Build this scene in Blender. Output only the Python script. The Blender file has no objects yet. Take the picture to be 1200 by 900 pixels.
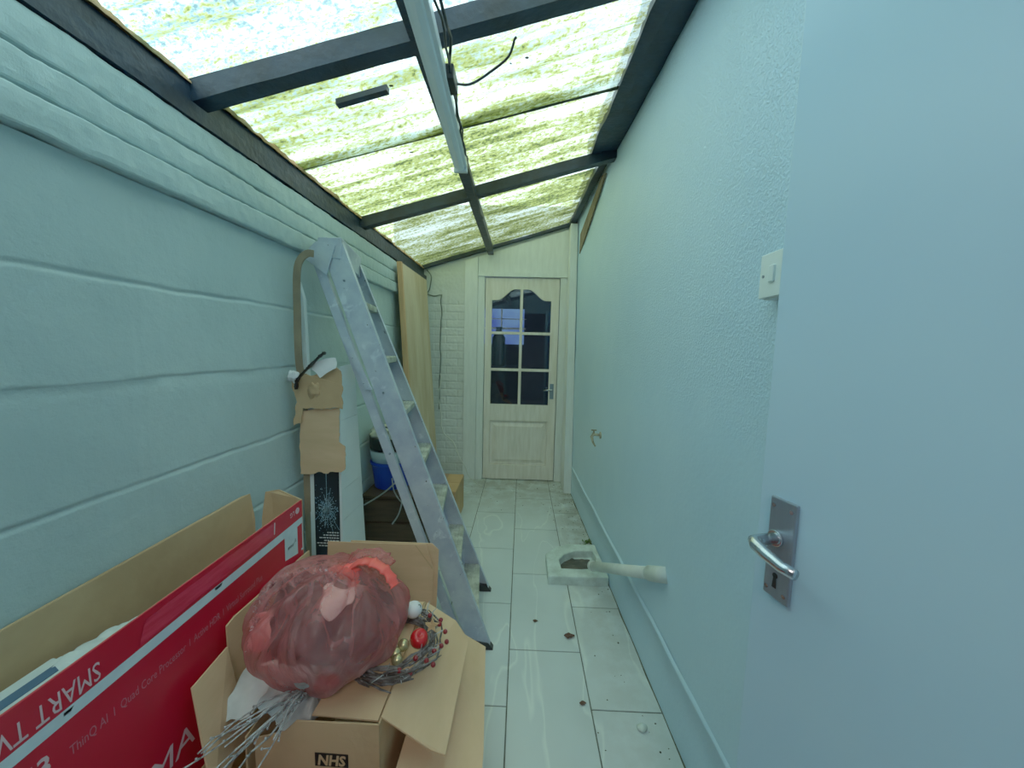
import bpy, bmesh, math, random
from mathutils import Vector, Matrix, noise, Euler
random.seed(7)
R_=math.radians; PI=math.pi
COL=bpy.context.scene.collection
ORG={}
# ---------------------------------------------------------------- materials
def s2l(c):
    return tuple((x/12.92 if x<=.04045 else ((x+.055)/1.055)**2.4) for x in c)
def rgb(r,g,b): return s2l((r/255,g/255,b/255))+(1,)
MATS={}
def newmat(name):
    m=bpy.data.materials.new(name); m.use_nodes=True; nt=m.node_tree; nt.nodes.clear()
    out=nt.nodes.new('ShaderNodeOutputMaterial'); return m,nt,out
def N(nt,t,**k):
    n=nt.nodes.new(t)
    for a,b in k.items():
        if a in ('operation','blend_type','data_type','noise_dimensions','feature','distance','wave_type','bands_direction','interpolation'): setattr(n,a,b)
        else: n.inputs[a].default_value=b
    return n
def ramp(nt,fac,stops,interp='LINEAR'):
    r=nt.nodes.new('ShaderNodeValToRGB'); r.color_ramp.interpolation=interp
    els=r.color_ramp.elements
    while len(els)<len(stops): els.new(.5)
    for e,(p,c) in zip(els,stops):
        e.position=p; e.color=c if len(c)==4 else tuple(c)+(1,)
    nt.links.new(fac,r.inputs[0]); return r
def coords(nt,scale=(1,1,1),rot=(0,0,0),world=True):
    if world:
        g=nt.nodes.new('ShaderNodeNewGeometry'); src=g.outputs['Position']
    else:
        g=nt.nodes.new('ShaderNodeTexCoord'); src=g.outputs['Object']
    mp=nt.nodes.new('ShaderNodeMapping'); mp.inputs['Scale'].default_value=scale; mp.inputs['Rotation'].default_value=rot
    nt.links.new(src,mp.inputs['Vector']); return mp.outputs[0]
def mat(name,c1,c2=None,rough=.6,metal=0,nscale=8,bump=0,bscale=40,stretch=(1,1,1),spec=.5,lo=.35,hi=.65,detail=4,world=False,coat=0,rvar=0):
    if name in MATS: return MATS[name]
    m,nt,out=newmat(name)
    p=nt.nodes.new('ShaderNodeBsdfPrincipled')
    p.inputs['Roughness'].default_value=rough; p.inputs['Metallic'].default_value=metal
    p.inputs['Specular IOR Level'].default_value=spec; p.inputs['Coat Weight'].default_value=coat
    v=coords(nt,stretch,world=world)
    n=N(nt,'ShaderNodeTexNoise',Scale=nscale,Detail=detail,Roughness=.6); nt.links.new(v,n.inputs['Vector'])
    r=ramp(nt,n.outputs['Fac'],[(lo,c1),(hi,c2 or tuple(x*.85 for x in c1[:3])+(1,))])
    nt.links.new(r.outputs[0],p.inputs['Base Color'])
    if rvar:
        mr=nt.nodes.new('ShaderNodeMapRange'); mr.inputs['To Min'].default_value=rough-rvar; mr.inputs['To Max'].default_value=rough+rvar
        nt.links.new(n.outputs['Fac'],mr.inputs['Value']); nt.links.new(mr.outputs[0],p.inputs['Roughness'])
    if bump:
        n2=N(nt,'ShaderNodeTexNoise',Scale=bscale,Detail=3); nt.links.new(v,n2.inputs['Vector'])
        b=N(nt,'ShaderNodeBump',Strength=bump,Distance=.004); nt.links.new(n2.outputs['Fac'],b.inputs['Height']); nt.links.new(b.outputs[0],p.inputs['Normal'])
    nt.links.new(p.outputs[0],out.inputs[0]); MATS[name]=m; return m
# ---------------------------------------------------------------- mesh builder
class MB:
    def __init__(s): s.v=[]; s.f=[]
    def add(s,vs,fs):
        o=len(s.v); s.v+= [tuple(v) for v in vs]; s.f+=[tuple(i+o for i in f) for f in fs]; return s
    def box(s,x0,x1,y0,y1,z0,z1,M=None):
        vs=[Vector((x,y,z)) for x in (x0,x1) for y in (y0,y1) for z in (z0,z1)]
        if M: vs=[M@v for v in vs]
        return s.add(vs,[(0,1,3,2),(4,6,7,5),(0,4,5,1),(2,3,7,6),(0,2,6,4),(1,5,7,3)])
    def hexa(s,b,t):           # bottom quad (ccw from above) and top quad
        return s.add(list(b)+list(t),[(3,2,1,0),(4,5,6,7)]+[(i,(i+1)%4,(i+1)%4+4,i+4) for i in range(4)])
    def panel(s,pts,t,bend=None):          # flat polygon with thickness, centred
        P=[Vector(p) for p in pts]; n=Vector((0,0,0))
        for i in range(len(P)): n+= (P[i]-P[0]).cross(P[(i+1)%len(P)]-P[0])
        n.normalize(); k=len(P)
        vs=[p+n*t/2 for p in P]+[p-n*t/2 for p in P]
        return s.add(vs,[tuple(range(k)),tuple(range(2*k-1,k-1,-1))]+[(i,i+k,(i+1)%k+k,(i+1)%k) for i in range(k)])
    def tube(s,pts,r,n=8,cap=True,flat=1.0):
        P=[Vector(p) for p in pts]; k=len(P); rs=r if isinstance(r,(list,tuple)) else [r]*k
        up=Vector((0,0,1)); vs=[]; prev=None
        for i,p in enumerate(P):
            t=(P[min(i+1,k-1)]-P[max(i-1,0)]).normalized()
            if prev is None:
                a=t.cross(up)
                if a.length<.1: a=t.cross(Vector((1,0,0)))
            else: a=prev-t*prev.dot(t)
            a.normalize(); prev=a; b=t.cross(a)
            for j in range(n):
                an=2*PI*j/n; vs.append(p+a*math.cos(an)*rs[i]+b*math.sin(an)*rs[i]*flat)
        fs=[(i*n+j,i*n+(j+1)%n,(i+1)*n+(j+1)%n,(i+1)*n+j) for i in range(k-1) for j in range(n)]
        if cap: fs+=[tuple(range(n-1,-1,-1)),tuple(range((k-1)*n,k*n))]
        return s.add(vs,fs)
    def cyl(s,p0,p1,r,n=24,r1=None): return s.tube([p0,p1],[r,r if r1 is None else r1],n)
    def lathe(s,c,prof,n=28,axis=None):
        # prof: (radius, height) list ; axis default z
        q=Vector((0,0,1)).rotation_difference(Vector(axis)) if axis else None
        vs=[]
        for (r,h) in prof:
            for j in range(n):
                a=2*PI*j/n; v=Vector((r*math.cos(a),r*math.sin(a),h))
                if q: v=q@v
                vs.append(Vector(c)+v)
        k=len(prof)
        fs=[(i*n+j,i*n+(j+1)%n,(i+1)*n+(j+1)%n,(i+1)*n+j) for i in range(k-1) for j in range(n)]
        fs+=[tuple(range(n-1,-1,-1)),tuple(range((k-1)*n,k*n))]
        return s.add(vs,fs)
    def sphere(s,c,r,n=16,m=10,sc=(1,1,1),fn=None):
        vs=[];c=Vector(c)
        for i in range(m+1):
            ph=PI*i/m
            for j in range(n):
                th=2*PI*j/n
                d=Vector((math.sin(ph)*math.cos(th),math.sin(ph)*math.sin(th),math.cos(ph)))
                k=fn(d) if fn else 1
                vs.append(c+Vector((d.x*sc[0],d.y*sc[1],d.z*sc[2]))*r*k)
        return s.add(vs,[(i*n+j,(i+1)*n+j,(i+1)*n+(j+1)%n,i*n+(j+1)%n) for i in range(m) for j in range(n)])
    def grid(s,fn,nu,nv):
        o=[fn(i/nu,j/nv) for i in range(nu+1) for j in range(nv+1)]
        return s.add(o,[(i*(nv+1)+j,(i+1)*(nv+1)+j,(i+1)*(nv+1)+j+1,i*(nv+1)+j+1) for i in range(nu) for j in range(nv)])
def root_org(parent): return ORG[parent.name]
def obj(name,mb,m,parent=None,smooth=False,bevel=0,solid=0,subsurf=0,bs=2):
    if parent is not None: o0=root_org(parent)
    else:
        xs=[v[0] for v in mb.v]; ys=[v[1] for v in mb.v]; zs=[v[2] for v in mb.v]
        o0=Vector(((min(xs)+max(xs))/2,(min(ys)+max(ys))/2,min(zs)))
    me=bpy.data.meshes.new(name)
    me.from_pydata([tuple(Vector(v)-o0) for v in mb.v],[],mb.f)
    bm=bmesh.new(); bm.from_mesh(me); bmesh.ops.remove_doubles(bm,verts=bm.verts,dist=1e-6)
    bmesh.ops.recalc_face_normals(bm,faces=bm.faces); bm.to_mesh(me); bm.free()
    if smooth:
        for p in me.polygons: p.use_smooth=True
    me.materials.append(m)
    o=bpy.data.objects.new(name,me); COL.objects.link(o)
    if parent is not None: o.parent=parent
    else: o.location=o0
    ORG[o.name]=o0
    if solid:
        md=o.modifiers.new('s','SOLIDIFY'); md.thickness=solid; md.offset=0
    if bevel:
        md=o.modifiers.new('b','BEVEL'); md.width=bevel; md.segments=bs; md.limit_method='ANGLE'; md.angle_limit=R_(35)
        if smooth is False:
            for p in me.polygons: p.use_smooth=False
    if subsurf:
        md=o.modifiers.new('u','SUBSURF'); md.levels=subsurf; md.render_levels=subsurf
    return o
def thing(name,label,cat,loc,group=None):
    o=bpy.data.objects.new(name,None); COL.objects.link(o); o.location=loc; o['label']=label; o['category']=cat
    o.empty_display_size=.05
    if group: o['group']=group
    ORG[o.name]=Vector(loc); return o
def tag(o,label,cat,group=None,kind=None):
    o['label']=label; o['category']=cat
    if group: o['group']=group
    if kind: o['kind']=kind
    return o
def struct(o,label=None,cat=None):
    o['kind']='structure'
    if label: o['label']=label
    if cat: o['category']=cat
    return o
def fbm(p,s): return noise.noise(Vector(p)*s)
def text_mb(body,size,origin,ax,ay,bold=0,squeeze=1.0,ital=0,center=False,lift=.0006):
    """flat lettering as mesh: ax/ay are the reading and up directions"""
    cu=bpy.data.curves.new('t','FONT'); cu.body=body; cu.size=size; cu.offset=bold; cu.shear=ital; cu.resolution_u=2
    if center: cu.align_x='CENTER'
    to=bpy.data.objects.new('t',cu); COL.objects.link(to)
    bpy.context.view_layer.update()
    me=bpy.data.meshes.new_from_object(to.evaluated_get(bpy.context.evaluated_depsgraph_get()))
    ax=Vector(ax);ay=Vector(ay);nz=ax.cross(ay);o=Vector(origin)
    mb=MB(); mb.add([o+ax*v.co.x*squeeze+ay*v.co.y+nz*lift for v in me.vertices],[tuple(p.vertices) for p in me.polygons])
    bpy.data.objects.remove(to); bpy.data.curves.remove(cu); bpy.data.meshes.remove(me)
    return mb

# ---------------------------------------------------------------- camera
H=1.32
cam=bpy.data.cameras.new('camera'); co=bpy.data.objects.new('camera',cam); COL.objects.link(co)
cam.sensor_width=36; cam.lens=438/1200*36; cam.clip_start=.02
M=Matrix.Rotation(R_(1.43),4,'Z')@Matrix.Rotation(R_(90-5.5),4,'X')@Matrix.Rotation(R_(1.4),4,'Z')
M.translation=(0,0,H); co.matrix_world=M
bpy.context.scene.camera=co

# ---------------------------------------------------------------- setting materials
def wallpaint(name,base,dark,joints=None,stipple=0,stip_z=None,bump=.5,big=6,grime=None):
    m,nt,out=newmat(name); L=nt.links.new
    p=nt.nodes.new('ShaderNodeBsdfPrincipled'); p.inputs['Roughness'].default_value=.42; p.inputs['Specular IOR Level'].default_value=.35
    v=coords(nt)
    n1=N(nt,'ShaderNodeTexNoise',Scale=1.7,Detail=5,Roughness=.6); L(v,n1.inputs['Vector'])
    col=ramp(nt,n1.outputs['Fac'],[(.3,dark),(.7,base)]).outputs[0]
    n2=N(nt,'ShaderNodeTexNoise',Scale=big,Detail=8,Roughness=.7); L(v,n2.inputs['Vector'])
    hsum=n2.outputs['Fac']
    b=N(nt,'ShaderNodeBump',Strength=bump,Distance=.012); L(hsum,b.inputs['Height']); last=b.outputs[0]
    nf=N(nt,'ShaderNodeTexNoise',Scale=70,Detail=2); L(v,nf.inputs['Vector'])
    b1=N(nt,'ShaderNodeBump',Strength=.25,Distance=.003); L(nf.outputs['Fac'],b1.inputs['Height']); L(last,b1.inputs['Normal']); last=b1.outputs[0]
    if stipple:
        vo=N(nt,'ShaderNodeTexNoise',Scale=130,Detail=2,Roughness=.5); L(v,vo.inputs['Vector'])
        r=ramp(nt,vo.outputs['Fac'],[(.45,(0,0,0,1)),(.6,(1,1,1,1))])
        sx=nt.nodes.new('ShaderNodeSeparateXYZ'); L(v,sx.inputs[0])
        wob=N(nt,'ShaderNodeMath',operation='MULTIPLY_ADD'); L(n2.outputs['Fac'],wob.inputs[0]); wob.inputs[1].default_value=.5; L(sx.outputs['Z'],wob.inputs[2])
        mr=nt.nodes.new('ShaderNodeMapRange'); mr.inputs['From Min'].default_value=stip_z; mr.inputs['From Max'].default_value=stip_z+.2; L(wob.outputs[0],mr.inputs['Value'])
        mu=N(nt,'ShaderNodeMath',operation='MULTIPLY'); L(r.outputs[0],mu.inputs[0]); L(mr.outputs[0],mu.inputs[1])
        b2=N(nt,'ShaderNodeBump',Strength=stipple,Distance=.004); L(mu.outputs[0],b2.inputs['Height']); L(last,b2.inputs['Normal']); last=b2.outputs[0]
    if grime:
        sx=nt.nodes.new('ShaderNodeSeparateXYZ'); L(v,sx.inputs[0])
        ng=N(nt,'ShaderNodeTexNoise',Scale=9,Detail=6); L(v,ng.inputs['Vector'])
        ad=N(nt,'ShaderNodeMath',operation='MULTIPLY_ADD'); L(ng.outputs['Fac'],ad.inputs[0]); ad.inputs[1].default_value=-.35; L(sx.outputs['Z'],ad.inputs[2])
        r=ramp(nt,ad.outputs[0],[(0,(1,1,1,1)),(.06,(0,0,0,1))])
        mx=nt.nodes.new('ShaderNodeMixRGB'); L(r.outputs[0],mx.inputs[0]); L(col,mx.inputs[1]); mx.inputs[2].default_value=grime; 
        mf=N(nt,'ShaderNodeMath',operation='MULTIPLY'); L(r.outputs[0],mf.inputs[0]); mf.inputs[1].default_value=.3; L(mf.outputs[0],mx.inputs[0]); col=mx.outputs[0]
    L(col,p.inputs['Base Color']); L(last,p.inputs['Normal']); L(p.outputs[0],out.inputs[0]); return m
m_left=wallpaint('painted_block',rgb(184,206,208),rgb(166,190,194),bump=.45,big=11)
m_right=wallpaint('painted_render',rgb(190,222,242),rgb(180,214,238),stipple=.42,stip_z=1.35,bump=.18,big=5)
m_end=wallpaint('painted_brick',rgb(214,220,220),rgb(204,210,210),bump=.4,big=12,grime=rgb(150,150,135))
m_wood_w=mat('white_gloss_wood',rgb(226,232,232),rgb(216,222,222),rough=.35,nscale=5,stretch=(6,6,1),bump=.08,bscale=30,world=True)
m_beam=mat('dark_stained_timber',rgb(22,44,66),rgb(12,26,42),rough=.5,nscale=10,stretch=(1,1,1),bump=.8,bscale=35,world=True)
m_hall=mat('hallway_paint',rgb(150,170,180),rgb(140,160,170),rough=.8)

# floor
def floor_mat():
    m,nt,out=newmat('floor_tile'); L=nt.links.new
    p=nt.nodes.new('ShaderNodeBsdfPrincipled')
    v=coords(nt)
    # marble veins
    w=N(nt,'ShaderNodeTexNoise',Scale=1.3,Detail=3,Roughness=.45,Distortion=.6)
    mv=coords(nt,(2.6,.7,1),(0,0,R_(28))); L(mv,w.inputs['Vector'])
    ve=ramp(nt,w.outputs['Fac'],[(.488,(0,0,0,1)),(.5,(1,1,1,1)),(.508,(0,0,0,1))])
    n=N(nt,'ShaderNodeTexNoise',Scale=3,Detail=5); L(v,n.inputs['Vector'])
    base=ramp(nt,n.outputs['Fac'],[(.3,rgb(190,204,206)),(.7,rgb(202,216,218))])
    mx=nt.nodes.new('ShaderNodeMixRGB'); L(base.outputs[0],mx.inputs[1]); mx.inputs[2].default_value=rgb(232,244,238)
    vf=N(nt,'ShaderNodeMath',operation='MULTIPLY'); L(ve.outputs[0],vf.inputs[0]); vf.inputs[1].default_value=.5; L(vf.outputs[0],mx.inputs[0])
    # grime near right wall / far end
    sx=nt.nodes.new('ShaderNodeSeparateXYZ'); L(v,sx.inputs[0])
    ng=N(nt,'ShaderNodeTexNoise',Scale=7,Detail=8,Roughness=.7); L(v,ng.inputs['Vector'])
    a=nt.nodes.new('ShaderNodeMapRange'); a.inputs['From Min'].default_value=.20; a.inputs['From Max'].default_value=.42; L(sx.outputs['X'],a.inputs['Value'])
    a2=nt.nodes.new('ShaderNodeMapRange'); a2.inputs['From Min'].default_value=1.4; a2.inputs['From Max'].default_value=3.3; a2.inputs['To Min'].default_value=.25; L(sx.outputs['Y'],a2.inputs['Value'])
    b=nt.nodes.new('ShaderNodeMapRange'); b.inputs['From Min'].default_value=2.7; b.inputs['From Max'].default_value=3.6; b.inputs['To Max'].default_value=.85; L(sx.outputs['Y'],b.inputs['Value'])
    ml=N(nt,'ShaderNodeMath',operation='MULTIPLY'); L(a.outputs[0],ml.inputs[0]); L(a2.outputs[0],ml.inputs[1])
    mxm=N(nt,'ShaderNodeMath',operation='MAXIMUM'); L(ml.outputs[0],mxm.inputs[0]); L(b.outputs[0],mxm.inputs[1])
    gr=ramp(nt,ng.outputs['Fac'],[(.34,(0,0,0,1)),(.56,(1,1,1,1))])
    gm=N(nt,'ShaderNodeMath',operation='MULTIPLY'); L(gr.outputs[0],gm.inputs[0]); L(mxm.outputs[0],gm.inputs[1])
    gm2=N(nt,'ShaderNodeMath',operation='MULTIPLY'); L(gm.outputs[0],gm2.inputs[0]); gm2.inputs[1].default_value=.85
    mg=nt.nodes.new('ShaderNodeMixRGB'); L(gm2.outputs[0],mg.inputs[0]); L(mx.outputs[0],mg.inputs[1]); mg.inputs[2].default_value=rgb(128,124,108)
    L(mg.outputs[0],p.inputs['Base Color']); p.inputs['Roughness'].default_value=.28
    b=N(nt,'ShaderNodeBump',Strength=.1,Distance=.002); L(ng.outputs['Fac'],b.inputs['Height']); L(b.outputs[0],p.inputs['Normal'])
    L(p.outputs[0],out.inputs[0]); return m
m_tile=floor_mat()
m_grout=mat('grout',rgb(110,120,112),rgb(80,86,80),rough=.9,nscale=20,world=True)
fl=struct(obj('floor',MB().box(-1.1,.75,-.3,3.8,-.06,-.004),m_grout))
# tile columns : x ranges and cross joints
gap=.0025
tiles=MB()
def col(x0,x1,joints,slant=.0):
    js=joints
    for a,b in zip(js[:-1],js[1:]):
        dx0=0;
        tiles.hexa([(x0+gap,a+gap,-.004),(x1-gap,a+gap,-.004),(x1-gap,b-gap,-.004),(x0+gap,b-gap,-.004)],
                   [(x0+gap,a+gap,0),(x1-gap,a+gap,0),(x1-gap,b-gap,0),(x0+gap,b-gap,0)])
j1=[-.25,.4,.97,1.526,2.083,2.63,3.187,3.79]
j2=[-.25,.72,1.265,1.816,2.36,2.92,3.36,3.79]
j0=[-.25,.72,1.262,1.822,2.353,2.893,3.4,3.79]
for i,(x0,x1,j) in enumerate([(-1.08,-.93,j1),(-.93,-.63,j2),(-.63,-.33,j1),(-.33,-.022,j0),(-.022,.29,j1),(.29,.60,j2),(.60,.74,j1)]): col(x0,x1,j)
obj('floor_tiles',tiles,m_tile,fl,bevel=.0008,bs=1)

# left wall : block face with recessed joints modelled in the grid
def jz(z,y):
    d=0
    for k,zz in enumerate([.02,.247,.482,.718,.955,1.216,1.455]):
        w=zz+.006*fbm((0,y*3,k*9.1),1)+.003*fbm((0,y*14,k*9.1),1)
        t=abs(z-w)/.0085
        if t<1: d=max(d,(1-t)*(.75+.5*fbm((3,y*4,k),1)))
    return d
def jy(z,y):
    rows=[.02,.247,.482,.718,.955,1.216,1.455,1.70]
    r=sum(1 for q in rows if z>q)
    off=.905 if r%2==0 else .905
    t=abs(((y-off+.55+(0 if r%2 else .0))%1.1)-.55)/.006
    return max(0,1-t)*.22
ys=[-.25+4.0*i/520 for i in range(521)]
zs=[];z=0
while z<1.70:
    zs.append(z); near=min(abs(z-q) for q in [.247,.482,.718,.955,1.216,1.455]); z+=.0035 if near<.018 else .02
zs.append(1.70)
mb=MB()
def lw(y,z):
    x=-.95-.007*jz(z,y)-.005*jy(z,y)+.0025*fbm((y,z,4),7)+.0012*fbm((y,z,1),25)
    return (x,y,z)
vs=[lw(y,z) for y in ys for z in zs]; nz=len(zs)
mb.add(vs,[(i*nz+j,(i+1)*nz+j,(i+1)*nz+j+1,i*nz+j+1) for i in range(len(ys)-1) for j in range(nz-1)])
wl=struct(obj('wall_left',mb,m_left,smooth=True))
obj('wall_core',MB().box(-1.14,-.975,-.25,3.75,-.05,2.0),m_left,wl)
# ledge brick courses
def course(k,z0,z1,proj):
    def fn(u,v):
        y=-.25+3.92*u; h=z1-z0; e=.011
        wz0=.003*fbm((y,k*3,1),3)+.0035*fbm((y,k,2),13)+.002*fbm((y,k,7),45); wz1=.003*fbm((y,(k+1)*3,1),3)+.0035*fbm((y,k+1,2.3),13)+.002*fbm((y,k,9),50)-.0015
        P_=-.95+proj; lo=z0+wz0; hi=z1+wz1
        prof=[(-.985,lo),(P_-.010,lo+.0005),(P_-.002,lo+.0022),(P_,lo+.006),(P_+.001,lo+.018),(P_+.001,(lo+hi)/2),(P_,hi-.018),(P_-.001,hi-.006),(P_-.004,hi-.002),(P_-.012,hi-.0005),(-.985,hi)]
        x,z=prof[round(v*10)]
        return (x+.003*fbm((y,z,k),9)+.0022*fbm((y,z,k),34),y,z)
    return MB().grid(fn,900,10)
for k,(a,b,pj) in enumerate([(1.702,1.775,.026),(1.779,1.851,.014),(1.855,1.938,.008)]):
    obj('brick_course',course(k,a,b,pj),m_left,wl,smooth=False)

# right wall (slightly skewed in plan) x = .60-.0335 y
def rx(y): return .60-.0335*y
def rw(u,v):
    y=-.25+3.98*u; z=2.75*v
    return (rx(y)+.004*fbm((y,z,2),2.2)+.002*fbm((y,z,7),8),y,z)
mb=MB().grid(rw,160,110)
wr=struct(obj('wall_right',mb,m_right,smooth=True))
obj('wall_core',MB().hexa([(rx(-.25)+.01,-.25,-.05),(.8,-.25,-.05),(.8,3.75,-.05),(rx(3.75)+.01,3.75,-.05)],[(rx(-.25)+.01,-.25,2.75),(.8,-.25,2.75),(.8,3.75,2.75),(rx(3.75)+.01,3.75,2.75)]),m_right,wr)
def plinth(u,v):
    y=-.25+3.95*u
    wz=.006*fbm((y,1,1),3)+.002*fbm((y,4,1),20)
    hz=.243-.0*(y)+wz
    pr=[(0,hz+.008),(-.009,hz+.003),(-.010,hz-.003),(-.004,hz-.010),(-.005,.12),(-.007,0)]
    x,z=pr[round(v*5)]
    return (rx(y)+x+.0015*fbm((y,z,2),6),y,z)
struct(obj('baseboard_right',MB().grid(plinth,200,5),m_right,smooth=True))
# dirt line at base of right wall
m_dirt=mat('black_damp_dirt',rgb(58,60,48),rgb(96,98,78),rough=.95,nscale=25,bump=.6,world=True)
def dirt(u,v):
    y=.9+2.6*u; w=.004+.012*max(0,fbm((y,0,3),6)+.15)*(y/3)
    return (rx(y)-.006-w*v,y,.0012*(1-v)+.0006+.001*abs(fbm((y,v*4,2),20)))
tag(obj('dirt_line',MB().grid(dirt,160,3),m_dirt,smooth=True),'thin dark line of damp dirt where the right wall meets the tiles','dirt',kind='stuff')

# end wall with door opening
YE=3.64
mb=MB()
def rect(x0,x1,z0,z1,y0=YE,y1=YE+.12): mb.box(x0,x1,y0,y1,z0,z1)
mb.hexa([(-1.0,YE+.02,0),(-.44,YE+.02,0),(-.44,YE+.14,0),(-1.0,YE+.14,0)],[(-1.0,YE+.02,2.04),(-.44,YE+.02,2.22),(-.44,YE+.14,2.22),(-1.0,YE+.14,2.04)])
mb.hexa([(-.44,YE+.02,2.0),(.6,YE+.02,2.0),(.6,YE+.14,2.0),(-.44,YE+.14,2.0)],[(-.44,YE+.02,2.22),(.6,YE+.02,2.54),(.6,YE+.14,2.54),(-.44,YE+.14,2.22)])
mb.box(.40,.62,YE+.02,YE+.14,0,2.1)
we=struct(obj('wall_end',mb,m_end))
# painted brick face, courses modelled
def brickface(u,v):
    x=-.97+.41*u; z=v*(2.05+.0*u)
    row=int(z/.075); fz=abs((z/.075-row)-.5)*2
    fx=abs((((x+.97)/.225+(.5 if row%2 else 0))%1)-.5)*2
    d=0
    if z<1.75:
        d=max(0,(fz-.80)/.2)*.006+max(0,(fx-.93)/.07)*.004
    return (x,YE+.012+d+.003*fbm((x,z,3),12)+.002*fbm((x,z,3),40),min(z,2.02+.3*(x+.95)))
obj('brick_face',MB().grid(brickface,110,330),m_end,we,smooth=True)
# boards around door
def trim(name,mb_,m=None,bevel=.003): return struct(obj(name,mb_,m or m_wood_w,bevel=bevel))
trim('trim_1',MB().hexa([(-.565,YE-.012,0),(-.44,YE-.012,0),(-.44,YE+.02,0),(-.565,YE+.02,0)],[(-.565,YE-.012,2.135),(-.44,YE-.012,2.175),(-.44,YE+.02,2.175),(-.565,YE+.02,2.135)]))
trim('trim_2',MB().box(-.438,-.372,YE-.005,YE+.05,0,2.02))
trim('trim_3',MB().box(.348,.418,YE-.005,YE+.05,0,2.02))
trim('trim_4',MB().box(-.438,.418,YE-.018,YE+.04,1.992,2.03))
trim('trim_5',MB().hexa([(-.438,YE-.002,2.032),(.42,YE-.002,2.032),(.42,YE+.02,2.032),(-.438,YE+.02,2.032)],[(-.438,YE-.002,2.175),(.42,YE-.002,2.44),(.42,YE+.02,2.44),(-.438,YE+.02,2.175)]))
# boxed-in corner casing on the right
trim('trim_6',MB().hexa([(.415,3.34,0),(.486,3.34,0),(.486,YE-.02,0),(.415,YE-.02,0)],[(.410,3.50,2.45),(.474,3.50,2.45),(.474,YE-.02,2.45),(.410,YE-.02,2.45)]))
# near wall with doorway and hallway behind the camera
mb=MB(); mb.box(-1.05,-.32,-.33,-.2,0,2.2); mb.box(-.32,.58,-.33,-.2,2.02,2.7); mb.box(-1.05,-.32,-.33,-.2,2.2,2.5); mb.box(.58,.8,-.33,-.2,0,2.7)
struct(obj('wall_near',mb,m_hall))
mb=MB(); mb.box(-1.0,1.2,-2.3,-2.2,0,2.4); mb.box(-1.1,-1.0,-2.3,-.33,0,2.4); mb.box(1.2,1.3,-2.3,-.33,0,2.4); mb.box(-1.1,1.3,-2.3,-.33,2.4,2.5); mb.box(-1.1,1.3,-2.3,-.33,-.1,0); mb.box(.8,1.3,-.33,-.2,0,2.5)
struct(obj('wall_hallway',mb,m_hall))

# ---------------------------------------------------------------- end door (door_1)
m_dw=mat('door_white_wash',rgb(236,230,222),rgb(220,212,200),rough=.5,nscale=4,stretch=(8,8,1),bump=.05,world=True)
dx0,dx1=-.366,.342; yd0,yd1=YE+.008,YE+.046
def plate_with_holes(outer,holes,y0,y1):
    bm=bmesh.new(); edges=[]
    for lp in [outer]+holes:
        vs=[bm.verts.new((x,y0,z)) for x,z in lp]
        for i in range(len(vs)): edges.append(bm.edges.new((vs[i],vs[(i+1)%len(vs)])))
    bmesh.ops.triangle_fill(bm,use_beauty=True,use_dissolve=False,edges=edges)
    fs=list(bm.faces); r=bmesh.ops.extrude_face_region(bm,geom=fs)
    bmesh.ops.translate(bm,vec=(0,y1-y0,0),verts=[g for g in r['geom'] if isinstance(g,bmesh.types.BMVert)])
    bm.verts.ensure_lookup_table(); bm.verts.index_update()
    mb=MB(); mb.add([v.co.copy() for v in bm.verts],[tuple(v.index for v in f.verts) for f in bm.faces]); bm.free(); return mb
cx=-.018
def arch(x):      # top of glazing
    t=abs(x-cx)/.285
    # shoulders flat, S-curve rise to centre
    if t>.82: return 1.775
    s=(1-t/.82); return 1.775+.105*(.5-.5*math.cos(PI*min(1,s*1.35)))
gx0,gx1=cx-.285,cx+.285
def opening(xa,xb,za,zb,arched=False):
    if not arched: return [(xa,za),(xb,za),(xb,zb),(xa,zb)]
    n=12; top=[(xb+(xa-xb)*i/n,arch(xb+(xa-xb)*i/n)) for i in range(n+1)]
    return [(xa,za),(xb,za)]+top
m_=.013
holes=[]; rowz=[(.765,1.095),(1.12,1.45),(1.475,None)]
for za,zb in rowz:
    for xa,xb in ((gx0,cx-m_),(cx+m_,gx1)):
        holes.append(opening(xa,xb,za,zb or 0,zb is None))
pan=(gx0+.0,gx1-.0,.155,.60)
holes.append(opening(*pan))
dm=plate_with_holes([(dx0,.008),(dx1,.008),(dx1,1.985),(dx0,1.985)],holes,yd0,yd1)
d1=struct(obj('door_1',dm,m_dw,bevel=.003),'whitewashed wooden door with six arched glass panes at the end','door')
def glassmat(name,tint,fac):
    m,nt,out=newmat(name); L=nt.links.new
    g=nt.nodes.new('ShaderNodeBsdfGlossy'); g.inputs['Roughness'].default_value=.03; g.inputs['Color'].default_value=(.9,.95,1,1)
    t=nt.nodes.new('ShaderNodeBsdfTransparent'); t.inputs['Color'].default_value=tint
    f=nt.nodes.new('ShaderNodeFresnel'); f.inputs['IOR'].default_value=1.5
    a=N(nt,'ShaderNodeMath',operation='ADD'); L(f.outputs[0],a.inputs[0]); a.inputs[1].default_value=fac
    mx=nt.nodes.new('ShaderNodeMixShader'); L(a.outputs[0],mx.inputs[0]); L(t.outputs[0],mx.inputs[1]); L(g.outputs[0],mx.inputs[2]); L(mx.outputs[0],out.inputs[0]); return m
m_glass=glassmat('dark_glass',(.55,.62,.65,1),.02)
for (za,zb) in rowz:
    for xa,xb in ((gx0,cx-m_),(cx+m_,gx1)):
        lp=opening(xa-.004,xb+.004,za-.004,(zb or 0)+.004,zb is None)
        obj('pane',plate_with_holes(lp,[],YE+.024,YE+.029),m_glass,d1)
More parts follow.
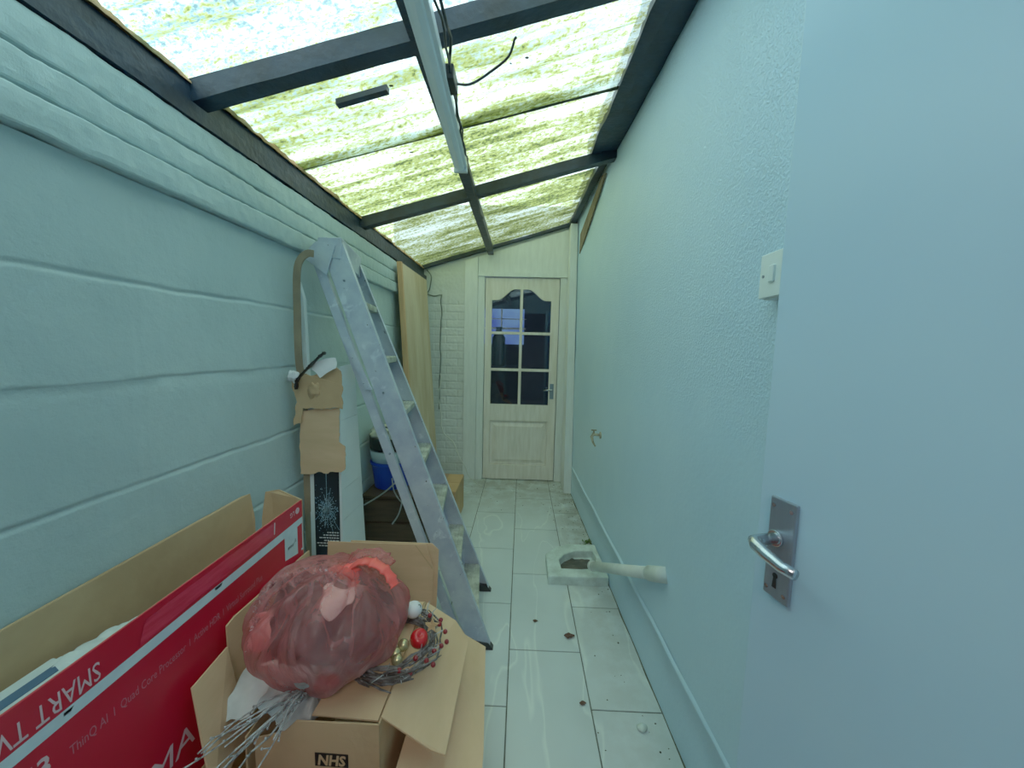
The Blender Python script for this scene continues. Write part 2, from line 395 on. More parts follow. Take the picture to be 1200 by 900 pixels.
# raised lower panel
pm=MB(); a,b,c,d=pan
pm.hexa([(a-.002,YE+.035,c-.002),(b+.002,YE+.035,c-.002),(b+.002,YE+.035,d+.002),(a-.002,YE+.035,d+.002)],[(a+.004,YE+.026,c+.004),(b-.004,YE+.026,c+.004),(b-.004,YE+.026,d-.004),(a+.004,YE+.026,d-.004)])
pm.hexa([(a+.02,YE+.027,c+.02),(b-.02,YE+.027,c+.02),(b-.02,YE+.027,d-.02),(a+.02,YE+.027,d-.02)],[(a+.055,YE+.012,c+.055),(b-.055,YE+.012,c+.055),(b-.055,YE+.012,d-.055),(a+.055,YE+.012,d-.055)])
obj('lower_panel',pm,m_dw,d1)
m_chrome=mat('satin_chrome',rgb(205,212,220),rgb(185,192,202),rough=.22,metal=1,nscale=12,world=False)
m_brushed=mat('brushed_plate',rgb(140,156,172),rgb(120,136,152),rough=.35,metal=.55,nscale=30,stretch=(1,1,.05))
hm=obj('handle_plate',MB().box(.279,.317,YE+.001,YE+.009,.83,.98),m_brushed,d1,bevel=.002)
obj('lever',MB().tube([(.298,YE+.002,.925),(.298,YE-.035,.925),(.285,YE-.04,.925),(.215,YE-.04,.918)],[.008,.008,.008,.006],10),m_chrome,hm,smooth=True)
# room behind the end door
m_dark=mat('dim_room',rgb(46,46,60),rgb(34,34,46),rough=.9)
struct(obj('wall_back',MB().box(-1.2,1.2,6.2,6.3,-.05,2.6),m_dark)); struct(obj('wall_back_left',MB().box(-1.3,-1.2,3.79,6.3,-.05,2.6),m_dark)); struct(obj('wall_back_right',MB().box(1.2,1.3,3.79,6.3,-.05,2.6),m_dark))
struct(obj('ceiling_back',MB().box(-1.3,1.3,3.79,6.3,2.6,2.7),m_dark)); struct(obj('floor_back',MB().box(-1.3,1.3,3.8,6.3,-.06,0),m_dark))
m,nt,out=newmat('window_daylight'); e=nt.nodes.new('ShaderNodeEmission'); e.inputs['Strength'].default_value=.75
v=coords(nt); n=N(nt,'ShaderNodeTexNoise',Scale=2.5,Detail=2); nt.links.new(v,n.inputs['Vector'])
r=ramp(nt,n.outputs['Fac'],[(.35,rgb(90,110,215)),(.6,rgb(150,190,245))]); nt.links.new(r.outputs[0],e.inputs['Color']); nt.links.new(e.outputs[0],out.inputs[0]); m_day=m
w1=struct(obj('window_1',MB().box(-.75,.02,6.17,6.2,1.38,1.95),m_day),'blue lit window seen through the glazed door','window')
obj('window_frame',MB().box(-.78,.05,6.14,6.17,1.62,1.65).box(-.78,.05,6.14,6.17,1.78,1.795).box(-.36,-.335,6.14,6.17,1.38,1.95),m_dw,w1)
m_blk=mat('black_plastic',rgb(22,24,28),rgb(14,15,18),rough=.35,bump=.1)
tag(obj('vase',MB().lathe((-.36,5.7,1.05),[(.10,0),(.10,.02),(.085,.2),(.10,.32),(.10,.42),(.05,.50),(.04,.56),(.055,.58)],24),m_blk,smooth=True),'dark round vase silhouette seen through the upper left door pane','vase')
tag(obj('side_table',MB().box(-.75,.1,5.5,5.95,1.01,1.05).box(-.73,-.69,5.52,5.56,0,1.01).box(.04,.08,5.52,5.56,0,1.01).box(-.73,-.69,5.89,5.93,0,1.01).box(.04,.08,5.89,5.93,0,1.01),m_dark),'dim high table in the room behind the glazed door','table')

# ---------------------------------------------------------------- roof
SL=.30
def zb(x): return 2.0+SL*(x+.95)           # underside of rafters
def zs_(x): return zb(x)+.06               # underside of sheeting
def sheet_mat():
    m,nt,out=newmat('mossy_corrugated_plastic'); L=nt.links.new
    v=coords(nt)
    sx=nt.nodes.new('ShaderNodeSeparateXYZ'); L(v,sx.inputs[0])
    # moss amount : streaks along the slope
    s1=N(nt,'ShaderNodeTexNoise',Scale=1,Detail=6,Roughness=.65); L(coords(nt,(2.0,13,1)),s1.inputs['Vector'])
    s2=N(nt,'ShaderNodeTexNoise',Scale=1,Detail=4,Roughness=.7); L(coords(nt,(52,84,1)),s2.inputs['Vector'])
    s3=N(nt,'ShaderNodeTexNoise',Scale=1.0,Detail=3); L(coords(nt,(1.3,1.6,1)),s3.inputs['Vector'])
    a=N(nt,'ShaderNodeMath',operation='MULTIPLY_ADD'); L(s2.outputs['Fac'],a.inputs[0]); a.inputs[1].default_value=1.15; L(s1.outputs['Fac'],a.inputs[2])
    a2=N(nt,'ShaderNodeMath',operation='MULTIPLY_ADD'); L(s3.outputs['Fac'],a2.inputs[0]); a2.inputs[1].default_value=.35; L(a.outputs[0],a2.inputs[2])
    my=nt.nodes.new('ShaderNodeMapRange'); my.inputs['From Min'].default_value=.6; my.inputs['From Max'].default_value=2.0; my.inputs['To Min'].default_value=-.16; my.inputs['To Max'].default_value=.02; L(sx.outputs['Y'],my.inputs['Value'])
    a3=N(nt,'ShaderNodeMath',operation='ADD'); L(a2.outputs[0],a3.inputs[0]); L(my.outputs[0],a3.inputs[1])
    gcol=ramp(nt,a3.outputs[0],[(.0,(.9,.97,.97,1)),(.36,(.60,.68,.64,1)),(.46,(.33,.37,.22,1)),(.56,(.22,.245,.075,1)),(.68,(.13,.155,.035,1)),(.82,(.035,.05,.018,1))])
    # rescale: value range is about .75-1.3
    mr=nt.nodes.new('ShaderNodeMapRange'); mr.inputs['From Min'].default_value=.86; mr.inputs['From Max'].default_value=1.62; L(a3.outputs[0],mr.inputs['Value']); L(mr.outputs[0],gcol.inputs[0])
    # cyan speckle in the nearest bay
    bcol=ramp(nt,s2.outputs['Fac'],[(.38,(.14,.27,.33,1)),(.47,(.35,.52,.55,1)),(.56,(1,1,1,1))])
    my2=nt.nodes.new('ShaderNodeMapRange'); my2.inputs['From Min'].default_value=1.0; my2.inputs['From Max'].default_value=1.9; my2.inputs['To Min'].default_value=.9; my2.inputs['To Max'].default_value=.0; L(sx.outputs['Y'],my2.inputs['Value'])
    mx=nt.nodes.new('ShaderNodeMixRGB'); mx.blend_type='MULTIPLY'; L(my2.outputs[0],mx.inputs[0]); L(gcol.outputs[0],mx.inputs[1]); L(bcol.outputs[0],mx.inputs[2])
    bc2=ramp(nt,s2.outputs['Fac'],[(.36,(.2,.25,.2,1)),(.50,(1,1,1,1))])
    mx2=nt.nodes.new('ShaderNodeMixRGB'); mx2.blend_type='MULTIPLY'; mx2.inputs[0].default_value=.6; L(mx.outputs[0],mx2.inputs[1]); L(bc2.outputs[0],mx2.inputs[2])
    tr=nt.nodes.new('ShaderNodeBsdfTranslucent'); L(mx2.outputs[0],tr.inputs['Color'])
    tp=nt.nodes.new('ShaderNodeBsdfTransparent'); L(mx2.outputs[0],tp.inputs['Color'])
    m1=nt.nodes.new('ShaderNodeMixShader'); m1.inputs[0].default_value=.5; L(tr.outputs[0],m1.inputs[1]); L(tp.outputs[0],m1.inputs[2])
    gl=nt.nodes.new('ShaderNodeBsdfGlossy'); gl.inputs['Roughness'].default_value=.3
    m2=nt.nodes.new('ShaderNodeMixShader'); m2.inputs[0].default_value=.03; L(m1.outputs[0],m2.inputs[1]); L(gl.outputs[0],m2.inputs[2])
    L(m2.outputs[0],out.inputs[0]); return m
m_sheet=sheet_mat()
def sheet(y0,y1,lift):
    n=int((y1-y0)/.0095)
    def fn(u,v):
        y=y0+(y1-y0)*u; x=-1.03+1.62*v
        return (x,y+.055*(x+.95),zs_(x)+.009+lift+.006*math.sin(2*PI*y/.076))
    return MB().grid(fn,n,6)
ce=struct(obj('ceiling',sheet(-.35,1.70,.004),m_sheet,smooth=True),'mossy translucent corrugated plastic roof sheets','roof')
obj('roof_sheet',sheet(1.64,3.8,.016),m_sheet,ce,smooth=True)
m_gapm=mat('dark_mossy_edge',rgb(70,78,52),rgb(30,38,30),rough=.9,nscale=18,world=True)
def lap(u,v):
    x=-1.0+1.5*u; w=.008+.024*max(0,u-.25)+.004*fbm((x,0,0),9)
    y=1.655+.075*(x+.95)-w/2+w*v+.004*fbm((x,2,0),3)
    return (x,y,zs_(x)-.002)
obj('lap_edge',MB().grid(lap,80,1),m_gapm,ce)
# bits of debris lying on the sheet
random.seed(3)
mb=MB()
for _ in range(14):
    x=random.uniform(-.85,.4); y=random.uniform(1.3,3.3); r=random.uniform(.004,.009)
    mb.sphere((x,y,zs_(x)+.002),r,7,4,(1,random.uniform(.4,1),.15))
obj('moss_clump',mb,m_gapm,ce)
def beam(name,x0,x1,yf,w,d=.06,skew=.055,sag=0,label=None):
    """rafter: underside on zb, far bottom edge at yf(at x=-.95)"""
    def fn(u,v):
        x=x0+(x1-x0)*u; y1=yf+skew*(x+.95); c=[(y1-w,d),(y1-w,0),(y1,0),(y1,d),(y1-w,d)][round(v*4)]
        return (x,c[0]+.0015*fbm((x,v*3,1),8),zb(x)+c[1]+.0015*fbm((x,v*3,5),8))
    b=MB().grid(fn,60,4); o=struct(obj(name,b,m_beam)); return o
beam('trim_7',-1.0,.56,.03,.05)
beam('trim_8',-1.0,.56,1.165,.055)
beam('trim_9',-1.0,.56,2.285,.055)
def gable(u,v):
    x=-1.0+1.5*u; c=[(YE-.03,.055),(YE-.03,.012),(YE+.03,.012),(YE+.03,.055),(YE-.03,.055)][round(v*4)]
    return (x,c[0],2.045+SL*(x+.95)+c[1]-.0+.002*fbm((x,1,1),9))
struct(obj('trim_10',MB().grid(gable,60,4),m_beam))
# longitudinal purlin
mb=MB(); xz=-.318
mb.box(-.345,-.292,.0,YE-.03,zb(xz)-.004,zb(xz)+.05)
struct(obj('trim_11',mb,m_beam,bevel=.003))
# left wall plate (two timbers) with foam/moss line above
def plate(x0,x1,z0,z1,k):
    def fn(u,v):
        y=-.25+3.9*u; c=[(x0,z0),(x1,z0),(x1,z1),(x0,z1),(x0,z0)][round(v*4)]
        return (c[0]+.003*fbm((y,k,v*4),5),y,c[1]+.008*(y/3.6)+.003*fbm((y,k+5,v*4),5))
    return MB().grid(fn,160,4)
struct(obj('trim_12',plate(-1.06,-.938,1.936,1.980,1),m_beam))
struct(obj('trim_13',plate(-1.06,-.962,1.990,2.042,4),m_beam))
m_foam=mat('orange_brown_foam',rgb(196,150,104),rgb(120,110,70),rough=.95,nscale=14,bump=1,bscale=60,world=True)
def foam(u,v):
    y=-.2+3.8*u; a=PI*v; r=.011+.010*max(0,fbm((y,2,0),5)+.2)+.006*fbm((y,v*2,1),28)
    return (-.968+r*math.cos(a)*1.2,y,2.040+.008*(y/3.6)+r*math.sin(a)*1.6)
tag(obj('foam_filler',MB().grid(foam,420,6),m_foam,smooth=True),'crumbling orange-brown filler along the left edge of the roof','filler',kind='stuff')
# right ledger timbers
def ledger(pts,k,y0=-.25,y1=3.66,n=150,rough=.006):
    def fn(u,v):
        y=y0+(y1-y0)*u; L_=len(pts); c=pts[round(v*L_)%L_]
        return (rx(y)+c[0]+rough*fbm((y,k,round(v*L_)%L_*3.3),5),y,c[1]+rough*fbm((y,k+7,round(v*L_)%L_*2.1),6))
    return MB().grid(fn,n,len(pts))
struct(obj('trim_14',ledger([(-.105,2.47),(.01,2.485),(.01,2.66),(-.105,2.62)],1,y1=2.42),m_beam))
struct(obj('trim_15',ledger([(-.155,2.452),(-.10,2.455),(-.10,2.58),(-.155,2.57)],2,y1=2.40,rough=.012),m_beam))
struct(obj('trim_16',ledger([(-.075,2.462),(-.02,2.47),(-.02,2.62),(-.075,2.60)],3,y0=2.42),m_beam))
# splintered offcut hanging by the right wall near the end
m_oldwood=mat('weathered_wood',rgb(140,122,96),rgb(92,84,68),rough=.9,nscale=9,stretch=(6,6,.6),bump=.5,world=True)
mb=MB(); mb.panel([(rx(2.55)-.012,2.50,2.44),(rx(2.6)-.012,2.62,2.47),(rx(3.3)-.006,3.38,2.32),(rx(3.3)-.006,3.40,2.16),(rx(3.2)-.008,3.20,2.20)],.010)
tag(obj('splintered_batten',mb,m_oldwood),'thin weathered strip of wood hanging on the right wall under the dark roof beam','wood strip')
mb=MB(); mb.hexa([(-.655,1.335,2.128),(-.482,1.342,2.180),(-.482,1.368,2.180),(-.655,1.361,2.128)],[(-.655,1.335,2.146),(-.482,1.342,2.198),(-.482,1.368,2.198),(-.655,1.361,2.146)])
tag(obj('timber_offcut',mb,m_beam),'short dark batten fixed under the roof sheeting left of the strip light','batten')

# strip light
m_alu=mat('pale_grey_batten',rgb(232,240,244),rgb(220,230,236),rough=.35,metal=0,nscale=6,world=True)
m_dif=mat('frosted_diffuser',rgb(236,244,248),rgb(226,236,242),rough=.3,nscale=4,world=True)
sl=thing('strip_light','long pale grey strip light fixed under the middle roof beam','light',(-.295,1.1,2.12))
def slx(y): return -.272-.035*(y-.94)
def prism(y0,y1,prof):
    mb=MB(); k=len(prof); mb.add([(slx(y)+a,y,b) for y in (y0,y1) for a,b in prof],[tuple(range(k)),tuple(range(2*k-1,k-1,-1))]+[(i,(i+1)%k,(i+1)%k+k,i+k) for i in range(k)]); return mb
obj('housing',prism(.25,1.785,[(-.030,2.128),(.030,2.128),(.024,2.182),(-.024,2.182)]),m_alu,sl,bevel=.003)
obj('diffuser',prism(.27,1.77,[(-.018,2.1285),(-.015,2.117),(0,2.112),(.015,2.117),(.018,2.1285)]),m_dif,sl,bevel=.001)
obj('end_cap',prism(1.772,1.79,[(-.031,2.110),(.031,2.110),(.025,2.183),(-.025,2.183)]),m_alu,sl,bevel=.002)
# cables
def cr0(P,n):
    out=[]
    for i in range(len(P)-1):
        p0=P[max(0,i-1)];p1=P[i];p2=P[i+1];p3=P[min(len(P)-1,i+2)]
        for k in range(n):
            t=k/n; out.append(.5*((2*p1)+(p2-p0)*t+(2*p0-5*p1+4*p2-p3)*t*t+(3*p1-p0-3*p2+p3)*t**3))
    return out+[P[-1]]
m_cable=mat('black_cable',rgb(26,34,42),rgb(18,24,30),rough=.5)
def wig(pts,amp,n=8,seed=0):
    pts=cr0([Vector(p) for p in pts],4); n=max(2,n//3)
    out=[]
    for i in range(len(pts)-1):
        a=Vector(pts[i]);b=Vector(pts[i+1])
        for k in range(n):
            t=k/n; q=a.lerp(b,t); out.append(q+Vector((noise.noise(q*9+Vector((seed,0,0))),noise.noise(q*9+Vector((0,seed+4,0))),noise.noise(q*9+Vector((0,0,seed+8)))))*amp)
    out.append(Vector(pts[-1])); return out
ca=thing('electric_cable','black cables hanging loosely along the right side of the strip light','cable',(-.24,1.3,2.14))
obj('cable_run',MB().tube(wig([(-.228,.60,2.17),(-.232,.95,2.15),(-.225,1.12,2.165),(-.250,1.3,2.14),(-.262,1.6,2.15),(-.285,1.85,2.155),(-.29,2.6,2.168)],.02,8,1),.0045,8),m_cable,ca,smooth=True)
obj('cable_run',MB().tube(wig([(-.222,.55,2.14),(-.222,1.0,2.125),(-.24,1.25,2.17),(-.25,1.5,2.135),(-.27,1.78,2.16)],.018,8,5),.0035,8),m_cable,ca,smooth=True)
obj('junction_box',MB().box(-.268,-.232,1.22,1.30,2.135,2.18),m_cable,ca,bevel=.004)
tag(obj('loose_wire',MB().tube(wig([(-.236,1.28,2.16),(-.20,1.33,2.19),(-.13,1.335,2.235),(-.07,1.29,2.25),(-.045,1.235,2.262)],.008,8,3),.004,8),m_cable,smooth=True),'black wire curving from the strip light across to the roof rafter','wire')
tag(obj('wall_cable',MB().tube(wig([(-.93,YE-.005,2.05),(-.885,YE-.008,1.97),(-.90,YE-.008,1.86),(-.925,YE-.01,1.82),(-.86,YE-.008,1.80),(-.80,YE-.008,1.81),(-.79,YE-.008,1.76),(-.795,YE-.008,1.3),(-.805,YE-.008,.7)],.012,8,9),.0055,8),mat('grey_cable',rgb(60,72,72),rgb(120,132,126),rough=.6,nscale=14),smooth=True),'grey cable running down the painted brick beside the end door','cable')
tag(obj('white_wire',MB().tube(wig([(-.79,3.60,1.05),(-.77,3.58,.55),(-.66,3.56,.40),(-.52,3.52,.16),(-.42,3.48,.012),(-.35,3.44,.006)],.02,8,2),.004,8),mat('white_cable',rgb(210,214,204),rough=.6),smooth=True),'thin white wire looping down to the floor left of the end door','wire')

# ---------------------------------------------------------------- near door (door_2)
m_ndoor=mat('gloss_white_door',rgb(180,216,238),rgb(170,208,236),rough=.3,nscale=1.2,bump=.03,bscale=12,world=False)
# face plane through (.400,.613) direction (-.2149,.9766)
e=Vector((.4025,.613,0)); dd=Vector((.2149,-.9766,0)); nn=Vector((.9766,.2149,0))
def dq(a,b,z): v=e+dd*a+nn*b; return (v.x,v.y,z)     # a along the door from its free edge, b into thickness
def dbox(mb,a0,a1,b0,b1,z0,z1):
    return mb.hexa([dq(a0,b0,z0),dq(a1,b0,z0),dq(a1,b1,z0),dq(a0,b1,z0)],[dq(a0,b0,z1),dq(a1,b0,z1),dq(a1,b1,z1),dq(a0,b1,z1)])
d2=struct(obj('door_2',dbox(MB(),0,.762,0,.035,.006,1.99),m_ndoor,bevel=.002),'plain pale blue-white flush door standing open at the right','door')
hp=obj('handle_plate',dbox(MB(),.027,.071,-.007,-.0002,.938,1.098),m_brushed,d2,bevel=.002)
lev=MB(); zc=1.035
P=[dq(.046,-.005,zc),dq(.046,-.045,zc),dq(.038,-.052,zc),dq(.024,-.0535,zc-.002),dq(.0,-.0535,zc+.003),dq(-.03,-.0535,zc+.004)]
# lever points along the door toward its hinge side, curling slightly at the tip
P=[dq(.044,-.005,zc),dq(.044,-.040,zc),dq(.046,-.050,zc),dq(.054,-.055,zc-.001),dq(.075,-.056,zc-.006),dq(.10,-.056,zc-.010),dq(.118,-.054,zc-.010)]
lo=obj('lever',MB().tube(P,[.0085,.0085,.009,.0095,.009,.008,.0075],14,flat=1.0),m_chrome,hp,smooth=True)
obj('rose',MB().cyl(dq(.044,-.0065,zc),dq(.044,-.013,zc),.013,20),m_chrome,hp,smooth=False,bevel=.0015)
m_hole=mat('keyhole_black',rgb(10,10,12),rough=.8)
obj('keyhole',MB().cyl(dq(.047,-.0068,.975),dq(.047,-.0078,.975),.0045,16).add([dq(.0445,-.0078,.974),dq(.0495,-.0078,.974),dq(.051,-.0078,.955),dq(.043,-.0078,.955)],[(0,1,2,3)]),m_hole,hp)
mb=MB()
for a in (.034,.064):
    for z in (1.085,.951): obj('screw',MB().cyl(dq(a,-.0068,z),dq(a,-.0082,z),.0033,12),m_chrome,hp)
pass
for z in (.25,1.0,1.75): obj('hinge',MB().cyl(dq(.766,.0,z-.04),dq(.766,.0,z+.04),.006,12),m_chrome,d2)

# ---------------------------------------------------------------- light switch on right wall
m_pl=mat('aged_white_plastic',rgb(226,238,238),rgb(214,228,230),rough=.35)
sw=thing('light_switch','white surface mounted light switch on the textured right wall','switch',(.565,.9,1.45))
yc=.835;xw=rx(yc)
obj('back_box',MB().box(xw-.030,xw+.002,yc-.046,yc+.046,1.441,1.538),m_pl,sw,bevel=.004)
fp=obj('face_plate',MB().box(xw-.038,xw-.030,yc-.047,yc+.047,1.444,1.540),m_pl,sw,bevel=.002)
obj('rocker',MB().box(xw-.043,xw-.037,yc-.006,yc+.012,1.476,1.511),m_pl,fp,bevel=.002)
for q in (-.034,.034): obj('screw',MB().cyl((xw-.0377,yc+q,1.492),(xw-.0395,yc+q,1.492),.0035,12),m_brushed,fp)

# ---------------------------------------------------------------- drain surround + waste pipe + tap
m_conc=mat('painted_concrete',rgb(206,224,220),rgb(176,192,186),rough=.6,nscale=14,bump=.9,bscale=30,world=True)
def ringshape(outer,inner,z0,z1,zin):
    mb=MB(); k=len(outer)
    vs=[(x,y,z0) for x,y in outer]+[(x,y,z1) for x,y in outer]+[(x,y,z1) for x,y in inner]+[(x,y,zin) for x,y in inner]
    fs=[(i,(i+1)%k,(i+1)%k+k,i+k) for i in range(k)]+[(i+k,(i+1)%k+k,(i+1)%k+2*k,i+2*k) for i in range(k)]+[(i+2*k,(i+1)%k+2*k,(i+1)%k+3*k,i+3*k) for i in range(k)]
    fs.append(tuple(range(3*k,4*k)))
    return mb.add(vs,fs)
outer=[(.180,1.990),(.180,2.222),(.248,2.306),(.330,2.345),(.508,2.352),(.515,2.18),(.520,1.995),(.36,1.992)]
inner=[(.262,2.072),(.256,2.165),(.296,2.222),(.363,2.266),(.478,2.272),(.486,2.19),(.452,2.085),(.38,2.070)]
dr=thing('drain_surround','low painted concrete kerb around the drain hole by the right wall','drain',(.35,2.15,0))
obj('kerb',ringshape(outer,inner,0,.052,.001),m_conc,dr,bevel=.006)
m_mud=mat('wet_dirty_drain',rgb(92,84,70),rgb(60,60,56),rough=.4,nscale=12,bump=.8,bscale=30,world=True)
obj('drain_grate',MB().grid(lambda u,v:(.27+.19*u,2.075+.18*v,.003+.008*abs(fbm((u*3,v*3,1),2))),12,12),m_mud,dr,smooth=True)
m_pipe=mat('white_waste_pipe',rgb(216,226,222),rgb(196,206,202),rough=.4,nscale=10)
pp=thing('waste_pipe','white plastic waste pipe sloping from the right wall into the drain','pipe',(.5,1.7,.3))
A=Vector((.424,2.00,.115)); B=Vector((rx(1.325)-.003,1.325,.497)); 
dAB=(B-A).normalized()
obj('pipe_length',MB().tube([A,A.lerp(B,.5),B-dAB*.06],.0245,20),m_pipe,pp,smooth=True)
obj('coupling',MB().tube([B-dAB*.125,B-dAB*.12,B-dAB*.03,B+Vector((.0,0,0))],[.026,.0295,.0295,.029],20),m_pipe,pp,smooth=True)
obj('pipe_collar',MB().tube([A-dAB*.004,A+dAB*.022],[.0275,.0275],20),m_pipe,pp,smooth=True)
tg=MB(); yt=2.38; xt=rx(yt)
m_tap=mat('limescaled_brass',rgb(190,184,160),rgb(120,112,92),rough=.5,metal=.3,nscale=30)
tp_=thing('outside_tap','old pipe stub with a bracket on the right wall','tap',(xt-.03,yt,.74))
obj('stub',MB().cyl((xt,yt,.775),(xt-.055,yt,.78),.009,12),m_tap,tp_)
obj('spout',MB().tube([(xt-.045,yt,.78),(xt-.058,yt-.005,.765),(xt-.05,yt-.012,.73),(xt-.035,yt-.02,.705)],[.010,.010,.007,.005],10),m_tap,tp_,smooth=True)
obj('valve_head',MB().tube([(xt-.045,yt,.785),(xt-.045,yt,.805)],.006,10).box(xt-.062,xt-.028,yt-.004,yt+.004,.803,.810),m_tap,tp_)
obj('wall_flange',MB().cyl((xt+.004,yt,.775),(xt-.006,yt,.775),.022,16),m_tap,tp_)
# moss plant and debris
m_green=mat('small_weed_green',rgb(88,124,44),rgb(58,88,34),rough=.7,nscale=30)
mb=MB(); random.seed(5)
for _ in range(36):
    x=rx(2.42)-.015-random.random()*.05; y=2.36+random.random()*.12; a=random.random()*6.28; l=random.uniform(.012,.03)
    d=Vector((math.cos(a),math.sin(a),1.2)).normalized()*l; s=Vector((-math.sin(a),math.cos(a),0))*l*.35; b=Vector((x,y,.0))
    mb.add([b,b+d*.6+s,b+d*1.1,b+d*.6-s],[(0,1,2,3)])
tag(obj('weed_tuft',mb,m_green),'small green weed growing behind the drain kerb','weed')
m_leaf=mat('dead_leaf_brown',rgb(92,58,44),rgb(60,38,30),rough=.8,nscale=30)
def leaf(x,y,s,label,m=m_leaf,grp=None):
    mb=MB().grid(lambda u,v:(x+(u-.5)*s*1.4,y+(v-.5)*s*math.sin(PI*min(.95,max(.05,u)))+.2*s*fbm((u*2,v*2,x),2),.003+.25*s*abs(fbm((u*3,v*3,y),1.5))+.2*s*abs(v-.5)),6,4)
    o=obj('dead_leaf',mb,m,smooth=True,solid=.0006); tag(o,label,'leaf',grp)
leaf(.252,1.612,.035,'largest curled brown dead leaf on the tiles between ladder and wall')
leaf(.098,1.700,.018,'small dead leaf on the tiles beside the ladder foot')
leaf(.262,1.285,.018,'dead leaf on the long tile nearest the camera')
mb=MB().sphere((.455,1.20,.009),.018,10,7,(1,.8,.55),lambda d:1+.3*noise.noise(d*2.3))
tag(obj('rubble_piece',mb,m_conc,smooth=True),'small pale piece of rubble on the tiles by the right wall','rubble')
random.seed(21); mb=MB()
for _ in range(150):
    if random.random()<.5: y=random.uniform(2.4,3.55); x=rx(y)-.02-abs(random.gauss(0,.09))
    elif random.random()<.6: y=random.uniform(2.9,3.58); x=random.uniform(-.45,.40)
    else: y=random.uniform(1.1,2.4); x=rx(y)-.015-abs(random.gauss(0,.1))
    if .17<x<.53 and 1.97<y<2.37: continue
    r=random.uniform(.0015,.0045); mb.sphere((x,y,r*.4),r,6,4,(1,random.uniform(.5,1.3),.5))
tag(obj('floor_grit',mb,m_dirt),'dark grit and crumbs scattered on the tiles along the right wall','grit',kind='stuff')
# ---------------------------------------------------------------- world
w=bpy.data.worlds.new('overcast'); bpy.context.scene.world=w; w.use_nodes=True; nt=w.node_tree; nt.nodes.clear()
bg=nt.nodes.new('ShaderNodeBackground'); wo=nt.nodes.new('ShaderNodeOutputWorld')
bg.inputs['Color'].default_value=(.76,.94,1.0,1); bg.inputs['Strength'].default_value=3.9
nt.links.new(bg.outputs[0],wo.inputs[0])
la=bpy.data.lights.new('added_hallway_fill','AREA'); la.shape='DISK'; la.size=.5; la.energy=9; la.color=(1,.90,.80)  # added warm fill for cartons and bag, unseen behind the camera
lo_=bpy.data.objects.new('added_hallway_fill',la); COL.objects.link(lo_); lo_.location=(.15,-1.0,2.32)
lo_.rotation_euler=(R_(28),0,0)
sc=bpy.context.scene
sc.view_settings.view_transform='Standard'; sc.view_settings.look='None'; sc.view_settings.exposure=.12; sc.view_settings.gamma=1.30
sc.cycles.max_bounces=12; sc.cycles.diffuse_bounces=8; sc.cycles.transparent_max_bounces=16
#PART2
# ================================================================ OBJECTS
m_card=mat('corrugated_cardboard',rgb(222,184,144),rgb(208,170,130),rough=.8,nscale=3,stretch=(1,1,5),bump=.12,bscale=60,world=True)
m_card_d=mat('brown_cardboard_inside',rgb(204,170,128),rgb(184,150,110),rough=.85,nscale=4,bump=.2,bscale=50,world=True)
m_red=mat('glossy_red_print',rgb(206,18,48),rgb(190,12,40),rough=.38,nscale=3,world=True)
m_stripe=mat('pale_print',rgb(206,228,236),rgb(190,214,226),rough=.4,nscale=20)
m_ink=mat('black_print',rgb(24,24,28),rgb(18,18,22),rough=.5)
m_txt=mat('silver_pink_lettering',rgb(232,196,204),rgb(220,184,194),rough=.45)
m_txtd=mat('muted_pink_lettering',rgb(206,110,128),rgb(196,100,120),rough=.45)
def torn(pts,amp=.006,step=.012,seed=0):
    out=[];P=[Vector(p) for p in pts]
    for i,p in enumerate(P):
        q=P[(i+1)%len(P)]; n=max(1,int((q-p).length/step))
        for k in range(n):
            r=p.lerp(q,k/n); d=Vector((noise.noise(r*40+Vector((seed,0,0))),0,noise.noise(r*40+Vector((0,seed,5)))))
            out.append(r+d*amp)
    return out
# ---- TV carton
TX=-.752
tv=thing('television_carton','long open red television carton standing against the left wall','box',(-.85,.65,0))
def top_z(y): return .752+.02*y
fr=MB(); fr.add([(TX,-.1,0),(TX,1.235,0),(TX,1.235,.777),(TX,-.1,.750),(TX-.004,-.1,0),(TX-.004,1.235,0),(TX-.004,1.235,.777),(TX-.004,-.1,.750)],[(0,1,2,3),(7,6,5,4),(0,3,7,4),(1,5,6,2),(3,2,6,7),(0,4,5,1)])
front=obj('front_panel',fr,m_red,tv)
obj('inner_liner',MB().panel([(TX-.0055,-.1,.0),(TX-.0055,1.232,.0),(TX-.0055,1.232,.776),(TX-.0055,-.1,.749)],.002),m_card_d,tv)
obj('back_panel',MB().panel([(-.930,-.1,0),(-.930,1.245,0),(-.930,1.245,.70),(-.936,1.235,.792),(-.938,1.20,.796),(-.938,-.1,.772)],.004),m_card_d,tv)
obj('end_flap',MB().panel([(-.925,1.24,0),(TX,1.237,0),(TX,1.236,.777),(-.85,1.262,.800),(-.895,1.258,.792),(-.905,1.25,.70)],.004),m_card_d,tv)
obj('end_panel',MB().panel([(-.93,-.1,0),(TX,-.1,0),(TX,-.1,.75),(-.93,-.1,.75)],.004),m_card_d,tv)
obj('base_panel',MB().box(-.93,TX-.006,-.09,1.23,.002,.007),m_card_d,tv)
def facequad(pts,m,name,parent=front,lift=.0008):
    return obj(name,MB().add([(TX+lift,y,z) for y,z in pts],[tuple(range(len(pts)))]),m,parent)
def sz(y,a,b): return a+(b-a)*(y-.474)/(1.236-.474)
facequad([(-.09,sz(-.09,.672,.692)),(1.1345,sz(1.14,.672,.692)),(1.1345,.612),(1.203,.600),(1.203,sz(1.205,.672,.692)+.003),(1.2345,.697),(1.2345,.718),(-.09,sz(-.09,.694,.717))],m_stripe,'white_stripe')
